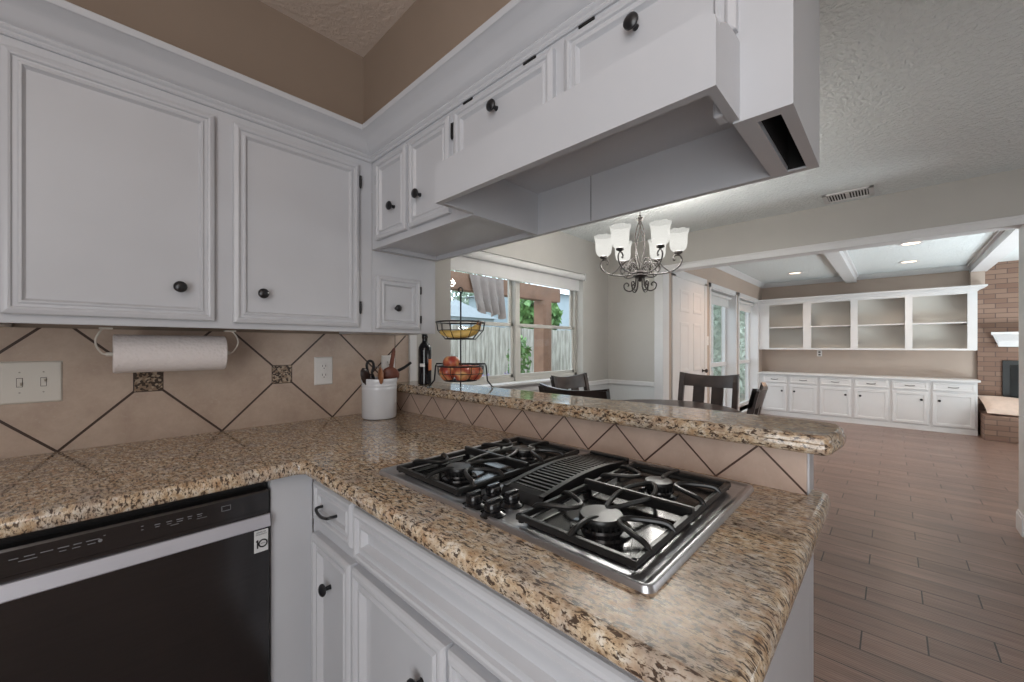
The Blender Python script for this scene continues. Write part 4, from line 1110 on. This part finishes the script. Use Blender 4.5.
edges = [1.795, 1.332, .905, .467, .03, -.392, -.846]
blabs = ['white base cabinet nearest the family room windows, partly hidden by a chair', 'second white base cabinet along the far wall from the windows', 'third white base cabinet along the far wall from the windows',
         'third white base cabinet along the far wall counting from the fireplace', 'second white base cabinet along the far wall counting from the fireplace', 'white base cabinet right beside the brick fireplace']
SP = [(0, .012), (.004, .018), (.040, .018), (.046, .010), (.050, .010)]
SPd = [(0, .012), (.004, .018), (.022, .018), (.027, .012), (.030, .012)]
for i in range(6):
    y1, y0 = edges[i], edges[i+1]
    t = thing('base_cabinet', blabs[i], 'cabinet', (8.6, (y0+y1)/2, 0), 0, 'built-in base cabinets on the far wall')
    obj('body', MB().box(bx_, XB, y0 + .001, y1 - .001, .06, .735), 'trim', t)
    d = obj('drawer', MB().panel(-min(y1, 1.735) + .022, -y0 - .022, .592, .71, SPd, FBI), 'trim', t)
    mc = -(y0+min(y1, 1.735))/2
    obj('handle', MB().tube([(mc - .05, .652, .012), (mc - .045, .650, .035), (mc, .645, .042), (mc + .045, .650, .035), (mc + .05, .652, .012)], .005, 6, FBI, smooth=3), 'bronze', d, True)
    d = obj('door', MB().panel(-min(y1, 1.735) + .022, -y0 - .022, .085, .560, SP, FBI), 'trim', t)
    ku = (-y0 - .06) if i % 2 == 0 else (-y1 + .06)
    y1_ = 0
    knob(d, FBI, ku - (.03 if i % 2 == 0 else -.03), .450, .010, .017)
    obj('baseboard', MB().box(bx_ - .012, bx_ + .01, y0, y1, 0, .06), 'trim', t)
o = obj('cabinet_top', MB().box(bx_ - .035, XB, -.870, 1.79, .735, .765, .004), 'trim')
tag(centre(o), 'long white top board over the row of far base cabinets', 'countertop')
plate_far = thing('wall_outlet', 'white outlet on the far wall between the shelves and the base cabinets', 'outlet', (XB, .93, 1.11))
Ff = FX(XB)
struct('wall_far_furring', MB().box(8.64, 8.699, -.935, -.80, 2.082, ZF - .001), 'wall_f')
obj('cover', MB().panel(-.965, -.895, 1.06, 1.165, [(0, .003), (.004, .006)], Ff), 'platew', plate_far)
obj('slot', MB().box(-.945, -.915, 1.075, 1.10, .006, .0066, 0, Ff).box(-.945, -.915, 1.12, 1.145, .006, .0066, 0, Ff), 'slot', plate_far)
t = thing('switch_plate', 'white light switch plate beside the six panel door', 'switch', (5.62, YF, 1.31))
Fs = FA(YF)
obj('cover', MB().panel(5.635, 5.715, 1.25, 1.37, [(0, .003), (.004, .006)], Fs), 'platew', t)
obj('toggle', MB().box(5.67, 5.68, 1.30, 1.32, .006, .014, .001, Fs), 'platew', t)

# ================================================================== FIREPLACE
t = thing('brick_fireplace', 'brown brick fireplace with a black firebox and raised hearth at the far right', 'fireplace', (8.5, -2.0, 0))
b = MB().box(8.70, XB - .001, -3.0, -.872, 0, ZF - .001)
obj('chimney_breast', b, 'brick', t)
obj('hearth', MB().box(8.12, 8.70, -3.0, -.875, 0, .318, .004), 'brick', t)
fb = obj('firebox', MB().box(8.675, 8.6995, -2.2, -1.095, .32, 1.04, .002), 'firebox', t, label='black metal firebox front')
obj('glass_door', MB().box(8.668, 8.676, -1.63, -1.16, .42, .98, .002).box(8.668, 8.676, -2.12, -1.66, .42, .98, .002), 'enamel', fb)
mp_ = [(0, 1.23), (.07, 1.23), (.075, 1.30), (.10, 1.33), (.16, 1.385), (.19, 1.395), (.19, 1.43), (0, 1.43)]
obj('mantel_shelf', MB().sweep_path([(a*1.25, z_) for a, z_ in mp_], [(8.70, -3.0), (8.70, -1.12), (8.70, -1.10)], [(-1, 0), (-1, 0), (-1, .55)]), 'trim', t, label='white moulded mantel shelf')
def cushion(label, c, s, rx, ry, rz):
    Mx = Matrix.Translation(c) @ Matrix.Rotation(rz, 4, 'Z') @ Matrix.Rotation(ry, 4, 'Y') @ Matrix.Rotation(rx, 4, 'X')
    b = bmesh.new(); N = 14; V = {}
    for side in (1, -1):
        for i in range(N + 1):
            for j in range(N + 1):
                u, v = -1 + 2*i/N, -1 + 2*j/N
                if side == -1 and (i in (0, N) or j in (0, N)): V[side, i, j] = V[1, i, j]; continue
                h = ((1 - u*u) * (1 - v*v)) ** .42 * s[2] + .004*math.sin(9*u + 4*v) * (1 - abs(u))
                pin = 1 - .06 * (1 - u*u) * abs(v) ** 3; pin2 = 1 - .06 * (1 - v*v) * abs(u) ** 3
                if i in (0, N) or j in (0, N): h = 0
                V[side, i, j] = b.verts.new((u*s[0]*pin2, v*s[1]*pin, side*h))
    for side in (1, -1):
        for i in range(N):
            for j in range(N):
                f = (V[side, i, j], V[side, i+1, j], V[side, i+1, j+1], V[side, i, j+1])
                b.faces.new(f if side == 1 else f[::-1])
    mb = MB(); mb.bm.free(); mb.bm = b; b.transform(Mx)
    o = obj('cushion', mb, 'cush', None, True); tag(centre(o), label, 'cushion', 'cream cushions on the hearth'); return o
cushion('cream cushion lying flat on the brick hearth beside the white cabinets', (8.40, -1.11, .435), (.21, .24, .065), .08, -.50, .15)
cushion('cream cushion leaning up behind the flat one on the hearth', (8.58, -1.52, .47), (.17, .20, .05), .1, -1.0, .05)
cushion('cream cushion at the far right of the brick hearth', (8.34, -1.62, .385), (.20, .22, .060), 0, -.05, -.2)

# ================================================================== OUTDOORS
struct('floor_outside', MB().box(-6, 24, 2.7, 40, -.3, -.12), 'lawn')
# fence: individual boards in one fence
t = thing('wooden_fence', 'weathered grey wooden board fence behind the patio', 'fence', (5, 8.2, -.12))
b = MB(); x = 0.0
while x < 17:
    w = .135 + random.uniform(-.005, .008); h = 1.78 + random.uniform(-.015, .015)
    b.box(x, x + w - .012, 8.2 + random.uniform(-.006, .006), 8.222, -.12, h); x += w
obj('board_panel', b, 'fence', t)
obj('rail', MB().box(0, 17, 8.225, 8.27, .3, .39).box(0, 17, 8.225, 8.27, 1.4, 1.49), 'fence', t)
t = thing('patio_cover', 'cedar patio cover post and beam outside the dining window', 'pergola', (4.87, 4.0, -.12))
obj('post', MB().box(4.78, 4.98, 3.9, 4.1, -.12, 1.95, .006), 'cedar', t)
obj('beam', MB().box(1.5, 5.25, 3.93, 4.07, 1.95, 2.17, .006), 'cedar', t)
# draped canvas hanging from beam
def canvas():
    rows = []
    for j in range(9):
        v = j/8; row = []
        for i in range(33):
            u = i/32
            x = 3.30 + .62*u + .10*v*(1-u); zz = 2.16 - (.44 + .10*math.sin(PI*u*3)**2*.5 + .08*u) * v
            y = 3.915 + .014*math.sin(u*26) + v * (.03*math.sin(u*26) - .05)
            row.append((x, y, zz))
        rows.append(row)
    b = MB(); b.rings(rows, False, False, False)
    bmesh.ops.solidify(b.bm, geom=b.bm.faces[:], thickness=.006)
    return b
o = obj('draped_canvas', canvas(), 'canvas', None, True); tag(centre(o), 'beige canvas bunched and hanging from the patio beam', 'canvas')
def house(name, label, x0, x1, y0, y1, zw, zr, mwall, hip=1.5, over=.3):
    t = thing(name, label, 'house', ((x0+x1)/2, (y0+y1)/2, -.12))
    w = obj('wall', MB().box(x0, x1, y0, y1, -.12, zw), mwall, t)
    ym = (y0 + y1)/2
    b = bmesh.new(); vs = [b.verts.new(p) for p in ((x0-over, y0-over, zw), (x1+over, y0-over, zw), (x1+over, y1+over, zw), (x0-over, y1+over, zw), (x0+hip, ym, zr), (x1-hip, ym, zr))]
    for f in ((0, 1, 5, 4), (1, 2, 5), (2, 3, 4, 5), (3, 0, 4), (3, 2, 1, 0)): b.faces.new([vs[i] for i in f])
    mb = MB(); mb.bm.free(); mb.bm = b
    obj('roof', mb, 'roof', t)
    return t
house('neighbour_house', 'pale hipped roof house beyond the fence at the left of the dining window', 10.0, 12.4, 13, 15.5, 2.45, 3.35, 'siding', 1.2, .15)
house('neighbour_house', 'pale blue sided house beyond the fence at the right of the dining window', 14.3, 24, 12.5, 17, 3.9, 4.3, 'siding', 1.0)
# shrubs and trees
def leaves(n, c, s, size, rnd, floorz=None):
    b = bmesh.new()
    for _ in range(n):
        while True:
            p = Vector([rnd.uniform(-1, 1) for _ in range(3)])
            if .35 < p.length < 1: break
        q = Vector((c[0] + p.x*s[0], c[1] + p.y*s[1], c[2] + p.z*s[2]))
        a = Vector([rnd.gauss(0, 1) for _ in range(3)]).normalized(); d = a.orthogonal().normalized(); e = a.cross(d)
        L = size * rnd.uniform(.7, 1.3)
        vs = [b.verts.new(q + k) for k in (-d*L, e*L*.45, d*L, -e*L*.45 + a*L*.15)]
        b.faces.new(vs)
    mb = MB(); mb.bm.free(); mb.bm = b; return mb
def tree(name, label, cat, x, y, zc_, s, n, size, m, trunk_r=.12, group=None):
    r = random.Random(int(x*100 + y*10)); t = thing(name, label, cat, (x, y, -.12), 0, group)
    obj('trunk', MB().tube([(x, y, -.14), (x + .05, y, zc_*.5), (x - .03, y + .03, zc_)], [trunk_r, trunk_r*.5], 8), 'trunk', t, True)
    obj('foliage', leaves(n, (x, y, zc_), s, size, r), m, t)
    return t
gt = 'trees beyond the fence'
tl = ['leafy green tree behind the left neighbour house roof', 'tall green tree seen under the patio beam', 'broad green tree behind the cedar post', 'green tree behind the blue sided house', 'green tree at the left of the dining window view']
for i, (x, y, zc_, s) in enumerate(((9.5, 27, 4.0, (3.2, 2.5, 3.4)), (15.5, 19.5, 4.2, (2.6, 1.6, 2.2)), (12.5, 10.6, 2.5, (1.2, .9, .9)), (21, 22, 5, (3, 3, 3.5)), (9.0, 18.5, 3.6, (2.2, 1.5, 2.2)))):
    tree('tree', tl[i], 'tree', x, y, zc_, s, 1500, .20, 'leaf' if i % 2 == 0 else 'leafp', .15, gt)
fl = ['leafy tree outside the family room window nearer the door', 'leafy tree outside the family room window nearer the shelves', 'tall pale tree filling the right family room window']
for i, (x, y) in enumerate(((9.6, 3.4), (12.0, 3.5), (16.0, 4.6))):
    tree('tree', fl[i], 'tree', x, y, 1.3, (1.5, 1.1, 1.9), 3000, .10, 'leafp', .08, 'trees outside the family room')
tree('climbing_shrub', 'bright green shrub beside the cedar post outside', 'shrub', 5.15, 4.75, .95, (.22, .2, .55), 500, .05, 'leaf', .02)
pt = None
plabs = ['blue pot with purple flowers nearer the middle of the dining window', 'small blue pot of purple flowers to the left on the patio', 'purple flower pot right of the green shrub']
for i, (x, y, s) in enumerate(((5.05, 5.55, 1.15), (4.72, 5.95, .9), (6.4, 6.1, .8))):
    z0_ = .12
    if i == 0:
        pt = thing('flower_pot', plabs[0], 'plant pot', (x, y, z0_), 0, 'flower pots on the patio wall')
        obj('pot', MB().lathe([(.10, 0), (.15, .26), (.17, .28), (.16, .30), (.13, .29), (0, .28)], (x, y, z0_), 20), 'pot', pt, True)
        obj('flowers', leaves(260, (x, y, z0_ + .42), (.20, .20, .18), .03, random.Random(5)), 'flower', pt)
    else: dup(pt, (x, y, z0_), i, plabs[i])
o = obj('garden_bed', MB().box(3.2, 7.5, 5.2, 6.6, -.12, .12, .01), 'lawn'); tag(centre(o), 'low raised garden bed of pale soil outside the dining window', 'garden bed')
o = obj('ground_cover', leaves(900, (6.6, 6.0, .22), (.9, .5, .14), .05, random.Random(9)), 'leaf'); tag(centre(o), 'low green ground cover on the garden bed', 'plants', kind='stuff')
